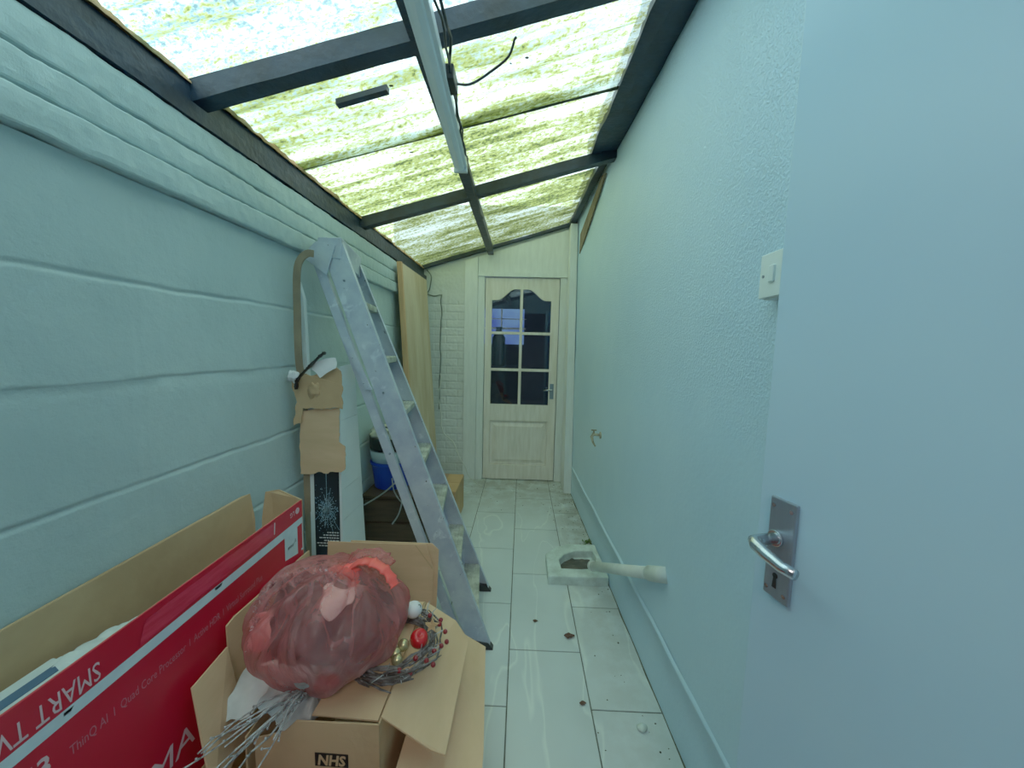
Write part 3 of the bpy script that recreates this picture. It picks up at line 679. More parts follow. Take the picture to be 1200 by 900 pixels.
facequad([(1.222,.60),(1.2345,.598),(1.2345,.700),(1.230,.70),(1.230,.606),(1.222,.607)],m_stripe,'white_stripe_edge')
def ftext(s,size,y,z,up=True,m=m_txt,sq=1,bold=0,slope=.027,ital=0):
    a=Vector((0,1,slope)).normalized(); b=Vector((0,-slope,1)).normalized()
    if not up: a=-a;b=-b
    return obj('printed_text',text_mb(s,size,(TX,y,z),a,b,bold,sq,ital,lift=.001),m,front)
ftext('SMART TV',.050,.607,.738,False,sq=.60)
ftext('ThinQ AI  I  Quad Core Processor  I  Active HDR  I  Virtual Surround Plus',.0265,.553,.6085,True,m_txtd,sq=.585,slope=.024)
ftext('43',.05,.49,.612,False if False else True,sq=.8,bold=.0008)
ftext('CINEMA',.075,.50,.372,True,sq=1.02,ital=.1)
ftext('LG',.022,1.190,.757,False,sq=.9,bold=.0003)
obj('logo_disc',MB().lathe((TX+.001,1.206,.7505),[(.0105,0),(.0105,.0006)],20,axis=(1,0,0)),m_txt,front)
obj('logo_mark',text_mb('LG',.010,(TX+.0018,1.211,.7545),(0,-1,-.03),(0,.03,-1),sq if False else 0,.8) if False else text_mb('L',.012,(TX+.0018,1.2085,.755),(0,-1,-.03),(0,.03,-1)),m_red,front)
for y_,w_ in ((1.150,.007),(1.159,.004),(1.165,.008),(1.175,.005)): facequad([(y_,.640),(y_+w_,.6405),(y_+w_,.649),(y_,.6485)],m_ink,'printed_mark')
facequad([(1.185,.648),(1.196,.648),(1.1905,.664)],m_ink,'printed_mark')
facequad([(.55,.6925),(.565,.6930),(.560,.6865),(.550,.6865)],m_ink,'printed_mark')
facequad([(.86,.7045),(.885,.705),(.88,.6975),(.862,.697)],m_ink,'printed_mark')
m_tape=mat('clear_tape',rgb(222,58,84),rgb(206,40,66),rough=.12,nscale=14,stretch=(1,1,6))
facequad([(.675,.706),(1.09,.726),(1.092,.766),(.690,.752)],m_tape,'packing_tape',lift=.0012)
facequad([(1.083,.728),(1.088,.728),(1.091,.764),(1.087,.765)],m_txt,'tape_edge',lift=.0018)
# packing inside the carton
m_poly=mat('pale_polystyrene',rgb(222,232,230),rgb(206,220,222),rough=.6,nscale=9,bump=.3)
m_bluep=mat('slate_blue_band',rgb(72,108,140),rgb(60,92,124),rough=.5)
pk=thing('packing_board','pale packing board with a blue band lying inside the red carton','packaging',(-.86,.5,.03))
obj('board',MB().hexa([(-.912,.0,.03),(-.80,.0,.03),(-.80,.66,.03),(-.912,.66,.03)],[(-.912,.0,.690),(-.80,.0,.690),(-.80,.64,.690),(-.912,.66,.690)]),m_poly,pk,bevel=.004)
obj('blue_band',MB().hexa([(-.884,.01,.6905),(-.862,.01,.6905),(-.862,.63,.6905),(-.884,.64,.6905)],[(-.884,.01,.692),(-.862,.01,.692),(-.862,.63,.692),(-.884,.64,.692)]),m_bluep,pk)
def foamlump(u,v):
    y=.62+.20*u; x=-.905+.10*v
    return (x,y,.675+.022*abs(fbm((y,v,1),22))+.012*fbm((y*2,v*3,4),14)+.02*(v-.5)*0-.03*u*u)
tag(obj('torn_packaging',MB().grid(foamlump,24,12),m_poly,smooth=True,solid=.012),'torn pale packaging crumpled at the far end of the board inside the red carton','packaging')

# ---- outer open carton with flaps
m_c2=m_card
oc=thing('open_carton','large open brown cardboard carton with flaps spread in front of the red carton','box',(-.5,.98,0))
T=.004
x0,x1,y0,y1,zr=-.735,-.272,.66,1.295,.31
obj('side_wall',MB().box(x0,x0+T,y0,y1,0.002,zr),m_card_d,oc)
obj('side_wall',MB().box(x1-T,x1,y0,y1,0.002,zr),m_card_d,oc)
obj('end_wall',MB().box(x0,x1,y0,y0+T,0.002,zr),m_card_d,oc)
obj('end_wall',MB().box(x0,x1,y1-T,y1,0.002,zr),m_card_d,oc)
obj('bottom',MB().box(x0,x1,y0,y1,0.0,.004),m_card_d,oc)
def flap(pts,name='flap',m=m_card,par=oc,t=.004,rg=0):
    P=pts
    if rg: P=torn(pts,rg,.02)
    return obj(name,MB().panel(P,t),m,par)
flap([(-.733,.872,.31),(-.733,1.250,.31),(-.738,1.245,.588),(-.738,.90,.600),(-.738,.873,.594)])           # left, far
flap([(-.655,.715,.31),(-.690,.866,.30),(-.730,.862,.546),(-.726,.755,.538)])            # left, near
flap([(-.71,1.297,.31),(-.31,1.297,.31),(-.305,1.30,.50),(-.335,1.305,.592),(-.70,1.305,.590)])          # far end
flap([(-.32,1.312,.33),(-.297,1.312,.33),(-.290,1.318,.565),(-.315,1.318,.590),(-.62,1.318,.59),(-.62,1.312,.33)])
obj('crease',MB().panel([(-.375,1.3015,.590),(-.371,1.3015,.590),(-.308,1.2975,.508),(-.309,1.2975,.500)],.0015),m_card_d,oc)
flap([(-.275,.60,.312),(-.275,1.285,.312),(-.105,1.262,.232),(-.075,.90,.245),(-.068,.60,.25)])           # right, hanging outwards

# ---- inner carton with NHS print
ic=thing('small_carton','smaller brown carton printed NHS sitting inside the large open carton','box',(-.46,.98,.006))
a0,a1,b0,b1,c0,c1=-.625,-.306,.775,1.195,.006,.448
obj('front_panel',MB().panel(torn([(-.60,b0,c0),(a1,b0,c0),(a1,b0,c1),(-.50,b0,c1),(-.53,b0,c1-.03),(-.60,b0,c1-.05)],.0,.05),T),m_card_d,ic)
obj('side_panel',MB().box(a1-T,a1,b0,b1,c0,c1),m_card_d,ic)
obj('side_panel',MB().box(a0,a0+T,b0,b1,c0,c1-.05),m_card_d,ic)
obj('back_panel',MB().box(a0,a1,b1-T,b1,c0,c1),m_card_d,ic)
obj('bottom',MB().box(a0,a1,b0,b1,c0,c0+.004),m_card_d,ic)
obj('top_flap',MB().panel([(-.312,.782,.4485),(-.312,1.19,.4485),(-.47,1.19,.440),(-.478,.80,.436)],T),m_card,ic)
obj('top_flap',MB().panel([(-.308,.790,.450),(-.300,1.187,.450),(-.20,1.17,.402),(-.150,1.128,.370),(-.158,.796,.352),(-.19,.790,.37)],T),m_card,ic)
lb=obj('print_block',MB().add([(-.458,b0-.0028,.337),(-.379,b0-.0028,.335),(-.379,b0-.0028,.370),(-.458,b0-.0028,.372)],[(0,1,2,3)]),m_ink,ic)
obj('printed_text',text_mb('NHS',.036,(-.4525,b0-.0032,.341),(1,0,-.02),(.02,0,1),.0012,.92,.12,lift=.0),m_card_d,ic)

# ---- grey plastic sheet
m_cloth=mat('pale_grey_plastic_sheet',rgb(222,232,234),rgb(188,198,202),rough=.3,nscale=9)
def cloth(u,v):
    x=-.705+.21*u; y=.80+.20*v
    z=.475-.42*abs(u-.38)**1.7*.5+.05*fbm((u*2.2,v*2.2,3),1.3)+.03*fbm((u*6,v*4,7),1)+.012*abs(fbm((u*14,v*9,1),1))-.13*max(0,.28-v)
    return (x+.02*fbm((u*4,v*4,9),1),y+.02*fbm((u*5,v*3,2),1)-.02*max(0,u-.2),z)
tag(obj('plastic_sheet',MB().grid(cloth,40,34),m_cloth,smooth=True,solid=.0015,subsurf=1),'crumpled pale grey plastic sheet tucked under the red bag in the carton','plastic sheet')

# ---- spray of silvery twigs
m_twig=mat('silvery_twigs',rgb(196,200,204),rgb(120,118,120),rough=.5,metal=.2,nscale=60)
tw=thing('twig_spray','bundle of frosted silver twigs poking out under the red bag toward the camera','twigs',(-.58,.75,.45))
random.seed(14)
for i in range(12):
    a=Vector((-.485+random.uniform(-.02,.02),.87+random.uniform(-.03,.02),.462+random.uniform(-.008,.012)))
    b=Vector((-.61+random.uniform(-.05,.13),.60+random.uniform(-.04,.09),.505+random.uniform(-.03,.03)))
    pts=[]; n=7
    for k in range(n+1):
        t=k/n; q=a.lerp(b,t)+Vector((noise.noise(Vector((i*3.1,t*4,0))),0,noise.noise(Vector((0,t*4,i*2.7)))))*.022*t
        q.z+=.012*math.sin(PI*t); pts.append(q)
    mb=MB().tube(pts,[.0026-.0012*k/n for k in range(n+1)],6)
    for k in range(2,n):
        if random.random()<.45:
            q=pts[k]; d=Vector((random.uniform(-1,1),-.8,random.uniform(-.3,.9))).normalized()*random.uniform(.012,.035)
            mb.tube([q,q+d],[.0016,.0009],5); mb.sphere(q+d,.0028,6,4)
    obj('twig',mb,m_twig,tw,smooth=True)

# ---- bag contents
m_dkfab=mat('dark_plum_fabric',rgb(44,34,42),rgb(150,124,132),rough=.6,nscale=9,lo=.42,hi=.78,bump=.6,bscale=14)
m_wpaper=mat('white_tissue',rgb(246,248,250),rgb(224,228,234),rough=.6)
m_tins=mat('pink_silver_tinsel',rgb(250,214,218),rgb(176,110,120),rough=.25,metal=.5,nscale=60)
Kn=Vector((-.455,.965,.728)); Bt=Vector((-.537,.900,.418)); ax=(Kn-Bt)
def lump(c,r,sc,seed,amp=.25,n=36,m=24): return MB().sphere(c,r,n,m,sc,lambda d:1+amp*noise.noise(d*1.8+Vector((seed,0,0)))+amp*.4*noise.noise(d*5+Vector((0,seed,0))))
zq=Vector((0,0,1)).rotation_difference(ax.normalized())
def bagpt(u,v):
    th=2*PI*u; t=v          # t 0 bottom .. 1 knot
    prof=math.sin(PI*min(1,t*1.0)**.92)**.62 if 0<t<1 else 0
    prof=(max(0,1-(abs(t-.56)/.56)**1.9))**.62 if t<.56 else (max(0,1-((t-.56)/.44)**2.2))**.70
    R=.183*prof
    wr=.045*max(0,t-.1)*math.sin(th*9+3*math.sin(t*5+th)+4*fbm((math.cos(th),math.sin(th),t),1.5))*(.3+.7*t)
    wr+=.032*math.sin(th*17+8*fbm((math.cos(th)*2,math.sin(th)*2,t*1.5),1))*t*t
    p=Vector((math.cos(th)*R*1.06,math.sin(th)*R*1.0,0))
    p*= 1+wr*2.3+.20*fbm((math.cos(th)*1.2,math.sin(th)*1.2,t*1.6),1.3)+.06*fbm((math.cos(th)*4,math.sin(th)*4,t*5),1.3)
    p.z=t*ax.length
    q=Bt+zq@p
    return (q.x,q.y,max(q.z,.424))

BC=Bt.lerp(Kn,.47)
def inner(u,v,k): p=Vector(bagpt(u%1,v)); return BC+(p-BC)*k
mb=MB(); o=[inner(i/60,j/36,.80+.06*fbm((math.cos(i/60*2*PI)*2,math.sin(i/60*2*PI)*2,j/9),1.3)) for i in range(60) for j in range(37)]
mb.add(o,[(i*37+j,((i+1)%60)*37+j,((i+1)%60)*37+j+1,i*37+j+1) for i in range(60) for j in range(36)])
tag(obj('fabric_bundle',mb,m_dkfab,smooth=True),'dark bundle of fabric seen through the middle of the red plastic bag','fabric')
def patch(u0,u1,v0,v1,k,shape,seed,n=18,am=.02):
    return MB().grid(lambda a,b:(lambda w:tuple(inner(u0+(u1-u0)*(.5+(a-.5)*shape(b)),v0+(v1-v0)*b,k+am*fbm((a*3,b*3,seed),1.7))))(0),n,n)
tag(obj('paper_scrap',patch(.715,.865,.785,.925,.935,lambda b:.04+.96*min(1,b*1.15),1),m_wpaper,smooth=True,solid=.0015),'white pointed scrap of paper seen through the top of the red bag','paper')
tn=thing('tinsel_garland','pink-silver tinsel garland coiled inside the left side of the red bag','tinsel',(-.62,.95,.5))
path=[inner(*q) for q in [(.70,.955,.93),(.62,.93,.93),(.57,.86,.94),(.545,.76,.94),(.56,.64,.94),(.60,.52,.93),(.64,.42,.92)]]
def cr(P,n):
    out=[]
    for i in range(len(P)-1):
        p0=P[max(0,i-1)];p1=P[i];p2=P[i+1];p3=P[min(len(P)-1,i+2)]
        for k in range(n):
            t=k/n; out.append(.5*((2*p1)+(p2-p0)*t+(2*p0-5*p1+4*p2-p3)*t*t+(3*p1-p0-3*p2+p3)*t**3))
    return out+[P[-1]]
sp=cr(path,60); obj('string',MB().tube(sp[::12],.003,6),m_tins,tn)
mb=MB(); random.seed(2)
for p in sp:
    for k in range(6):
        d=Vector((random.gauss(0,1),random.gauss(0,1),random.gauss(0,1))).normalized(); l=random.uniform(.008,.020); s_=d.cross(Vector((0,0,1))).normalized()*.0014
        mb.add([p-s_,p+s_,p+d*l+s_,p+d*l-s_],[(0,1,2,3)])
obj('fringe',mb,m_tins,tn)
m_tin=mat('dull_grey_metal',rgb(150,160,160),rgb(130,138,140),rough=.4,metal=.4)
tq=inner(.775,.30,.86)
tag(obj('candle_tin',MB().lathe(tq,[(.024,0),(.027,.003),(.027,.016),(.020,.018),(.019,.015)],28,axis=(-.05,-.8,.55)),m_tin,smooth=False,bevel=.001),'round grey tin at the bottom of the red plastic bag','tin')
tag(obj('tissue_ball',patch(.655,.80,.16,.42,.925,lambda b:.35+.65*math.sin(PI*b),5,am=.09),m_wpaper,smooth=True,solid=.0015),'white crumpled tissue in the lower left of the red bag','tissue')
tag(obj('pink_ribbon',patch(.585,.68,.40,.64,.95,lambda b:.4+.6*math.sin(PI*b),8,am=.05),mat('pink_ribbon',rgb(250,206,210),rgb(240,150,160),rough=.4,nscale=20),smooth=True,solid=.0015),'pale pink ribbon bunched against the left side of the red bag','ribbon')
m_redb=mat('red_decoration',rgb(190,28,30),rgb(150,16,22),rough=.35)
tag(obj('red_decoration',patch(.80,.855,.20,.42,.95,lambda b:.4+.6*math.sin(PI*b),11,am=.05),m_redb,smooth=True,solid=.0015),'red decoration pressed against the bottom front of the plastic bag','decoration')
# ---- the bag
def bagmat():
    m,nt,out=newmat('thin_red_plastic'); L=nt.links.new
    v=coords(nt,world=False)
    n=N(nt,'ShaderNodeTexNoise',Scale=6,Detail=5); L(v,n.inputs['Vector'])
    p=nt.nodes.new('ShaderNodeBsdfPrincipled'); p.inputs['Roughness'].default_value=.16; p.inputs['Specular IOR Level'].default_value=1.0
    c=ramp(nt,n.outputs['Fac'],[(.3,rgb(206,92,92)),(.55,rgb(226,150,152)),(.7,rgb(240,200,202))]); L(c.outputs[0],p.inputs['Base Color'])
    tl=nt.nodes.new('ShaderNodeBsdfTranslucent'); tl.inputs['Color'].default_value=rgb(236,110,108)
    a=nt.nodes.new('ShaderNodeMixShader'); a.inputs[0].default_value=.4; L(p.outputs[0],a.inputs[1]); L(tl.outputs[0],a.inputs[2])
    t=nt.nodes.new('ShaderNodeBsdfTransparent'); t.inputs['Color'].default_value=rgb(250,222,218)
    lw=nt.nodes.new('ShaderNodeLayerWeight'); lw.inputs['Blend'].default_value=.35
    mr=nt.nodes.new('ShaderNodeMapRange'); mr.inputs['To Min'].default_value=.72; mr.inputs['To Max'].default_value=.18; L(lw.outputs['Facing'],mr.inputs['Value'])
    mx=nt.nodes.new('ShaderNodeMixShader'); L(mr.outputs[0],mx.inputs[0]); L(a.outputs[0],mx.inputs[1]); L(t.outputs[0],mx.inputs[2])
    nb=N(nt,'ShaderNodeTexNoise',Scale=7,Detail=5,Distortion=1.6); L(coords(nt,(1,1,.35),world=False),nb.inputs['Vector'])
    bb=N(nt,'ShaderNodeBump',Strength=1.0,Distance=.035); L(nb.outputs['Fac'],bb.inputs['Height']); L(bb.outputs[0],p.inputs['Normal'])
    # crease streaks are denser plastic
    st=ramp(nt,nb.outputs['Fac'],[(.46,(0,0,0,1)),(.5,(.22,.22,.22,1)),(.56,(0,0,0,1))])
    sb=N(nt,'ShaderNodeMath',operation='SUBTRACT'); L(mr.outputs[0],sb.inputs[0]); L(st.outputs[0],sb.inputs[1]); sb.use_clamp=True; L(sb.outputs[0],mx.inputs[0])
    L(mx.outputs[0],out.inputs[0]); return m
m_bag=bagmat()
m_handle=mat('bright_coral_plastic',rgb(250,74,66),rgb(240,96,88),rough=.3,nscale=16,bump=.3,bscale=50)
bag=thing('plastic_bag','knotted translucent red plastic bag full of decorations lying on the cartons','bag',(-.5,.95,.43))
mb=MB(); nu,nv=144,80
o=[bagpt(i/nu,j/nv) for i in range(nu) for j in range(nv+1)]
mb.add(o,[(i*(nv+1)+j,((i+1)%nu)*(nv+1)+j,((i+1)%nu)*(nv+1)+j+1,i*(nv+1)+j+1) for i in range(nu) for j in range(nv)])
obj('bag_body',mb,m_bag,bag,smooth=True)
def ribbon(P,w,seed,flat=.3): 
    Q=cr([Vector(p) for p in P],8); n=len(Q)
    return MB().tube(Q,[w*(.62+.9*abs(noise.noise(Vector((k*.55,seed,0))))) for k in range(n)],14,True,flat)
K=Kn+Vector((.0,-.02,-.025))
obj('handle',ribbon([K,K+Vector((.025,.0,.030)),K+Vector((.065,-.002,.036)),K+Vector((.108,-.01,.018)),K+Vector((.138,-.025,-.014))],.023,1,.38),m_handle,bag,smooth=True)
obj('handle',ribbon([K,K+Vector((-.03,.0,.012)),K+Vector((-.06,-.005,.002)),K+Vector((-.085,.0,-.018))],.019,3,.4),m_handle,bag,smooth=True)
obj('handle',ribbon([K+Vector((.0,0,.0)),K+Vector((.02,-.015,-.012)),K+Vector((.035,-.03,-.035)),K+Vector((.02,-.035,-.045))],.016,6,.5),m_handle,bag,smooth=True)
obj('handle',ribbon([K+Vector((.0,0,.02)),K+Vector((.02,.03,.038)),K+Vector((.07,.04,.036)),K+Vector((.11,.02,.018))],.022,8,.35),m_bag,bag,smooth=True)
obj('knot',lump(K+Vector((.005,-.008,.008)),.021,(1.3,1,.8),4,.5,20,14),m_handle,bag,smooth=True)

# ---- wreath
m_ring=mat('dark_twig_ring',rgb(70,62,60),rgb(150,146,148),rough=.7,nscale=35,lo=.45,hi=.75)
m_gold=mat('champagne_bauble',rgb(214,208,160),rgb(200,190,140),rough=.25,metal=.7)
m_star=mat('pale_gold_glitter',rgb(214,178,130),rgb(190,150,104),rough=.6,nscale=90)
m_berry=mat('dark_red_berry',rgb(150,18,34),rgb(120,12,26),rough=.3)
m_apple=mat('glossy_red_apple',rgb(214,24,30),rgb(190,16,26),rough=.22)
wc=Vector((-.342,.985,.472)); WR=.112
wt=thing('christmas_wreath','twig christmas wreath with red apple and gold baubles beside the plastic bag','wreath',wc)
random.seed(31); mb=MB()
def wpos(a,r=0,dz=0): return wc+Vector((math.cos(a)*(WR+r),math.sin(a)*(WR+r),dz))
for i in range(64):
    a0_=random.random()*6.28; l=random.uniform(.9,2.0); r0=random.uniform(-.022,.024); h0=random.uniform(-.018,.022); pts=[]
    for k in range(8):
        a=a0_+l*k/7; pts.append(wpos(a,r0+.012*noise.noise(Vector((i,k*.5,0)))+(.02*(k/7)**3 if i%3==0 else 0),h0+.010*noise.noise(Vector((k*.5,i,3)))))
    mb.tube(pts,[.0028]*7+[.0014],5)
obj('twig_ring',mb,m_ring,wt,smooth=True)
mb=MB()
for i in range(70):
    a=random.random()*6.28; p=wpos(a,random.uniform(-.01,.02),random.uniform(0,.02)); d=Vector((math.cos(a)+random.uniform(-1,1),math.sin(a)+random.uniform(-1,1),random.uniform(.1,1))).normalized()*random.uniform(.02,.04)
    mb.tube([wpos(a,0,0),p,p+d],[.0018,.0015,.0008],4)
obj('loose_twigs',mb,m_twig,wt)['kind']='stuff'
ap=Vector((-.268,.968,.502))
obj('red_apple',MB().lathe(ap,[(.003,-.019),(.014,-.020),(.022,-.010),(.025,.003),(.021,.015),(.012,.021),(.005,.018),(.001,.014)],24,axis=(.35,-.35,.85)),m_apple,wt,smooth=True)
for q in [(-.322,.932,.487),(-.306,.951,.496),(-.312,.916,.482)]:
    obj('gold_bauble',MB().sphere(q,.0155,20,14),m_gold,wt,smooth=True)
sp_=[]
for k in range(10):
    a=PI/2+k*PI/5; r=.021 if k%2==0 else .009; sp_.append(Vector((-.238,.998,.520))+Vector((math.cos(a)*r,-.35*math.sin(a)*r*-1,math.sin(a)*r*.9)))
obj('star',MB().panel(sp_,.006),m_star,wt)
obj('white_ball',MB().sphere((-.316,1.082,.503),.026,24,16,(1,1,.9)),m_wpaper,wt,smooth=True)
obj('ball_cord',MB().tube([Vector((-.316,1.082,.503))+Vector((math.cos(a)*.0265*.8+.005,math.sin(a)*.0265*.6-.016,.0)) +Vector((0,0,.022*math.sin(a+1.2))) for a in [k*.35 for k in range(8)]],.0014,5),m_blk,wt)
for i,(a,r,h) in enumerate([(-.35,.02,.02),(-.15,.028,.015),(.2,.03,.018),(.35,.015,.028),(.55,.025,.02),(-.6,.022,.018),(-.75,.0,.024),(-.95,.02,.012),(.75,.0,.03),(.05,.036,.004),(-1.15,.01,.02),(-.5,.033,.002)]):
    obj('red_berry',MB().sphere(wpos(a,r,h),.0068,12,8),m_berry,wt,smooth=True)

# ---- tall slim box with the twig light picture
m_wbox=mat('white_card',rgb(226,236,238),rgb(210,222,226),rough=.55,nscale=3,bump=.15,bscale=14,world=True)
m_prt=mat('black_glossy_print',rgb(30,36,48),rgb(20,24,32),rough=.35,nscale=4)
m_icy=mat('icy_blue_print',rgb(170,214,234),rgb(120,170,200),rough=.5,nscale=40)
tb=thing('decoration_light_box','tall slim torn white box with icy twig lights picture under the ladder','box',(-.815,1.6,0))
bx0,bx1,by0,by1=-.882,-.752,1.515,1.71
tb_front=obj('front_panel',MB().panel([(bx0,by0,0),(bx1,by0,0),(bx1,by0,1.12),(bx0,by0,1.12)],.004),m_wbox,tb)
obj('side_panel',MB().panel([(bx1+.002,by0,0),(bx1+.004,by1+.065,0),(bx1+.002,by1-.055,1.20),(bx1+.002,by1-.06,1.235),(bx1,by0+.01,1.225),(bx1,by0,1.10)],.004),m_wbox,tb)
obj('side_panel',MB().box(bx0-.004,bx0,by0,by1,0,1.1),m_wbox,tb)
obj('back_panel',MB().box(bx0,bx1-.004,by1-.075,by1-.07,0,1.15),m_wbox,tb)
for zz in (.565,.70,1.0): obj('crease',MB().box(bx1+.0055,bx1+.0065,by0+.005,by1-.03,zz,zz+.003),m_cloth,tb)
obj('picture_panel',MB().add([(bx0+.016,by0-.0026,.10),(bx1-.006,by0-.0026,.10),(bx1-.006,by0-.0026,.84),(bx0+.016,by0-.0026,.84)],[(0,1,2,3)]),m_prt,tb)
random.seed(8); mb=MB(); c=Vector(((bx0+bx1)/2+.004,by0-.0034,.625))
for i in range(420):
    a=random.gauss(-PI/2,1.6); r=abs(random.gauss(.0,.034))+.004+(.02 if -2.0<a<-1.1 else 0); p=c+Vector((math.cos(a)*r,0,math.sin(a)*r*1.3)); s=random.uniform(.0010,.0026)
    if not bx0+.018<p.x<bx1-.009: continue
    mb.add([p+Vector((s,0,0)),p+Vector((0,0,s)),p-Vector((s,0,0)),p-Vector((0,0,s))],[(0,1,2,3)])
    if i%9==0:
        q=c+(p-c)*.2; d=(p-q); n_=Vector((-d.z,0,d.x)).normalized()*.0006; mb.add([q-n_,q+n_,p+n_,p-n_],[(0,1,2,3)])
mb.add([c+Vector((-.001,0,0)),c+Vector((.001,0,0)),c+Vector((.001,0,.2)),c+Vector((-.001,0,.2))],[(0,1,2,3)])
obj('twig_picture',mb,m_icy,tb)
random.seed(4); mb=MB()
for i,(w,z) in enumerate([(.05,.512),(.062,.500),(.075,.488),(.06,.476),(.085,.464),(.09,.452)]):
    x=bx1-.012
    while x>bx1-.012-w:
        l=random.uniform(.006,.014); mb.add([(x-l,by0-.0034,z),(x,by0-.0034,z),(x,by0-.0034,z+.0045),(x-l,by0-.0034,z+.0045)],[(0,1,2,3)]); x-=l+.003
obj('printed_lines',mb,m_wbox,tb)
mb=MB(); mb.tube([(bx1-.028+.016*math.cos(a),by0-.0036,.410+.016*math.sin(a)) for a in [k*2*PI/20 for k in range(21)]],.001,4)
mb.tube([(bx1-.028+.006*math.cos(a),by0-.0036,.407+.008*math.sin(a)) for a in [k*2*PI/12 for k in range(13)]],.0009,4)
obj('printed_symbol',mb,m_wbox,tb)
obj('lower_torn_flap',MB().panel(torn([(-.905,1.490,.775),(-.735,1.492,.795),(-.722,1.495,.80),(-.722,1.495,.90),(-.742,1.492,.92),(-.742,1.492,1.055),(-.90,1.488,1.045),(-.905,1.488,.90)],.009,.012,3),.004),m_card,tb)
obj('upper_torn_flap',MB().panel(torn([(-.925,1.475,.985),(-.89,1.475,1.0),(-.885,1.475,1.055),(-.722,1.478,1.060),(-.722,1.482,1.195),(-.75,1.49,1.23),(-.84,1.49,1.19),(-.90,1.478,1.195),(-.925,1.475,1.17),(-.905,1.475,1.07)],.009,.012,5),.004),m_card_d,tb)
obj('torn_paper',MB().panel(torn([(-.835,1.465,1.215),(-.80,1.463,1.185),(-.735,1.463,1.225),(-.74,1.465,1.265),(-.78,1.467,1.26),(-.825,1.467,1.245)],.006,.01,6),.002),m_wpaper,tb)
obj('crumpled_corner',lump((-.912,1.468,1.185),.022,(1,.7,1),2,.6,18,12),m_wpaper,tb,smooth=True)
obj('black_strap',ribbon([(-.895,1.455,1.135),(-.89,1.455,1.17),(-.865,1.453,1.20),(-.83,1.453,1.235),(-.795,1.455,1.27),(-.775,1.458,1.285)],.014,2,.5),m_blk,tb,smooth=True)
obj('torn_fold',lump((-.835,1.476,1.13),.026,(1,.35,1.2),6,.5,18,12),m_card_d,tb,smooth=True)
# bent strip and white strip leaning on wall
m_bstrip=mat('brown_hardboard',rgb(150,134,108),rgb(126,112,90),rough=.75,nscale=8,bump=.2,world=True)
def sweep(P,hx,hy):
    Q=cr([Vector(p) for p in P],8); vs=[]; n=len(Q)
    for i,q in enumerate(Q):
        t=(Q[min(i+1,n-1)]-Q[max(i-1,0)]).normalized(); a=Vector((0,1,0)).cross(t).normalized()
        for sx,sy in ((1,1),(1,-1),(-1,-1),(-1,1)): vs.append(q+a*hx*sx+Vector((0,hy*sy,0)))
    return MB().add(vs,[(i*4+j,i*4+(j+1)%4,(i+1)*4+(j+1)%4,(i+1)*4+j) for i in range(n-1) for j in range(4)]+[(3,2,1,0),((n-1)*4,(n-1)*4+1,(n-1)*4+2,(n-1)*4+3)])
tag(obj('bent_cardboard_strip',sweep([(-.836,1.50,1.672),(-.862,1.50,1.672),(-.888,1.495,1.645),(-.899,1.49,1.59),(-.902,1.49,1.45),(-.902,1.49,1.26),(-.897,1.51,1.0),(-.90,1.53,.0)],.0135,.004),m_bstrip),'narrow brown strip bent over at its top, leaning on the wall left of the ladder','cardboard')
tag(obj('white_strip',MB().hexa([(-.875,1.53,.0),(-.845,1.53,.0),(-.845,1.55,.0),(-.875,1.55,.0)],[(-.918,1.53,1.57),(-.900,1.53,1.50),(-.900,1.55,1.50),(-.918,1.55,1.57)]),m_wbox),'narrow white strip of board leaning on the wall behind the brown strip','board')

# ---- stepladder
def ladmat():
    m=mat('paint_splashed_aluminium',rgb(204,216,226),rgb(168,180,204),rough=.42,metal=.25,nscale=7,bump=.1,bscale=50)
    nt=m.node_tree; L=nt.links.new; p=[n for n in nt.nodes if n.type=='BSDF_PRINCIPLED'][0]; old=p.inputs['Base Color'].links[0].from_socket
    v=coords(nt); n=N(nt,'ShaderNodeTexNoise',Scale=17,Detail=6,Roughness=.55,Distortion=.6); L(v,n.inputs['Vector']); r=ramp(nt,n.outputs['Fac'],[(.60,(0,0,0,1)),(.70,(.8,.8,.8,1))])
    n3=N(nt,'ShaderNodeTexNoise',Scale=55,Detail=2); L(v,n3.inputs['Vector']); r3=ramp(nt,n3.outputs['Fac'],[(.25,(1,1,1,1)),(.27,(0,0,0,1))])
    mx=nt.nodes.new('ShaderNodeMixRGB'); L(r.outputs[0],mx.inputs[0]); L(old,mx.inputs[1]); mx.inputs[2].default_value=rgb(224,234,244)
    mx2=nt.nodes.new('ShaderNodeMixRGB'); L(r3.outputs[0],mx2.inputs[0]); L(mx.outputs[0],mx2.inputs[1]); mx2.inputs[2].default_value=rgb(84,90,98); L(mx2.outputs[0],p.inputs['Base Color']); return m
m_lad=ladmat()
m_tread=mat('ribbed_tread',rgb(200,206,196),rgb(150,156,146),rough=.45,metal=.3,nscale=16,lo=.4,hi=.6,bump=.2,world=True)
ld=thing('stepladder','paint splashed aluminium stepladder folded and leaning against the left wall','ladder',(-.35,1.72,0))
NF,NT=Vector((-.098,1.520,.0)),Vector((-.752,1.560,1.74))
FF,FT=Vector((-.139,1.934,.0)),Vector((-.792,1.830,1.715))
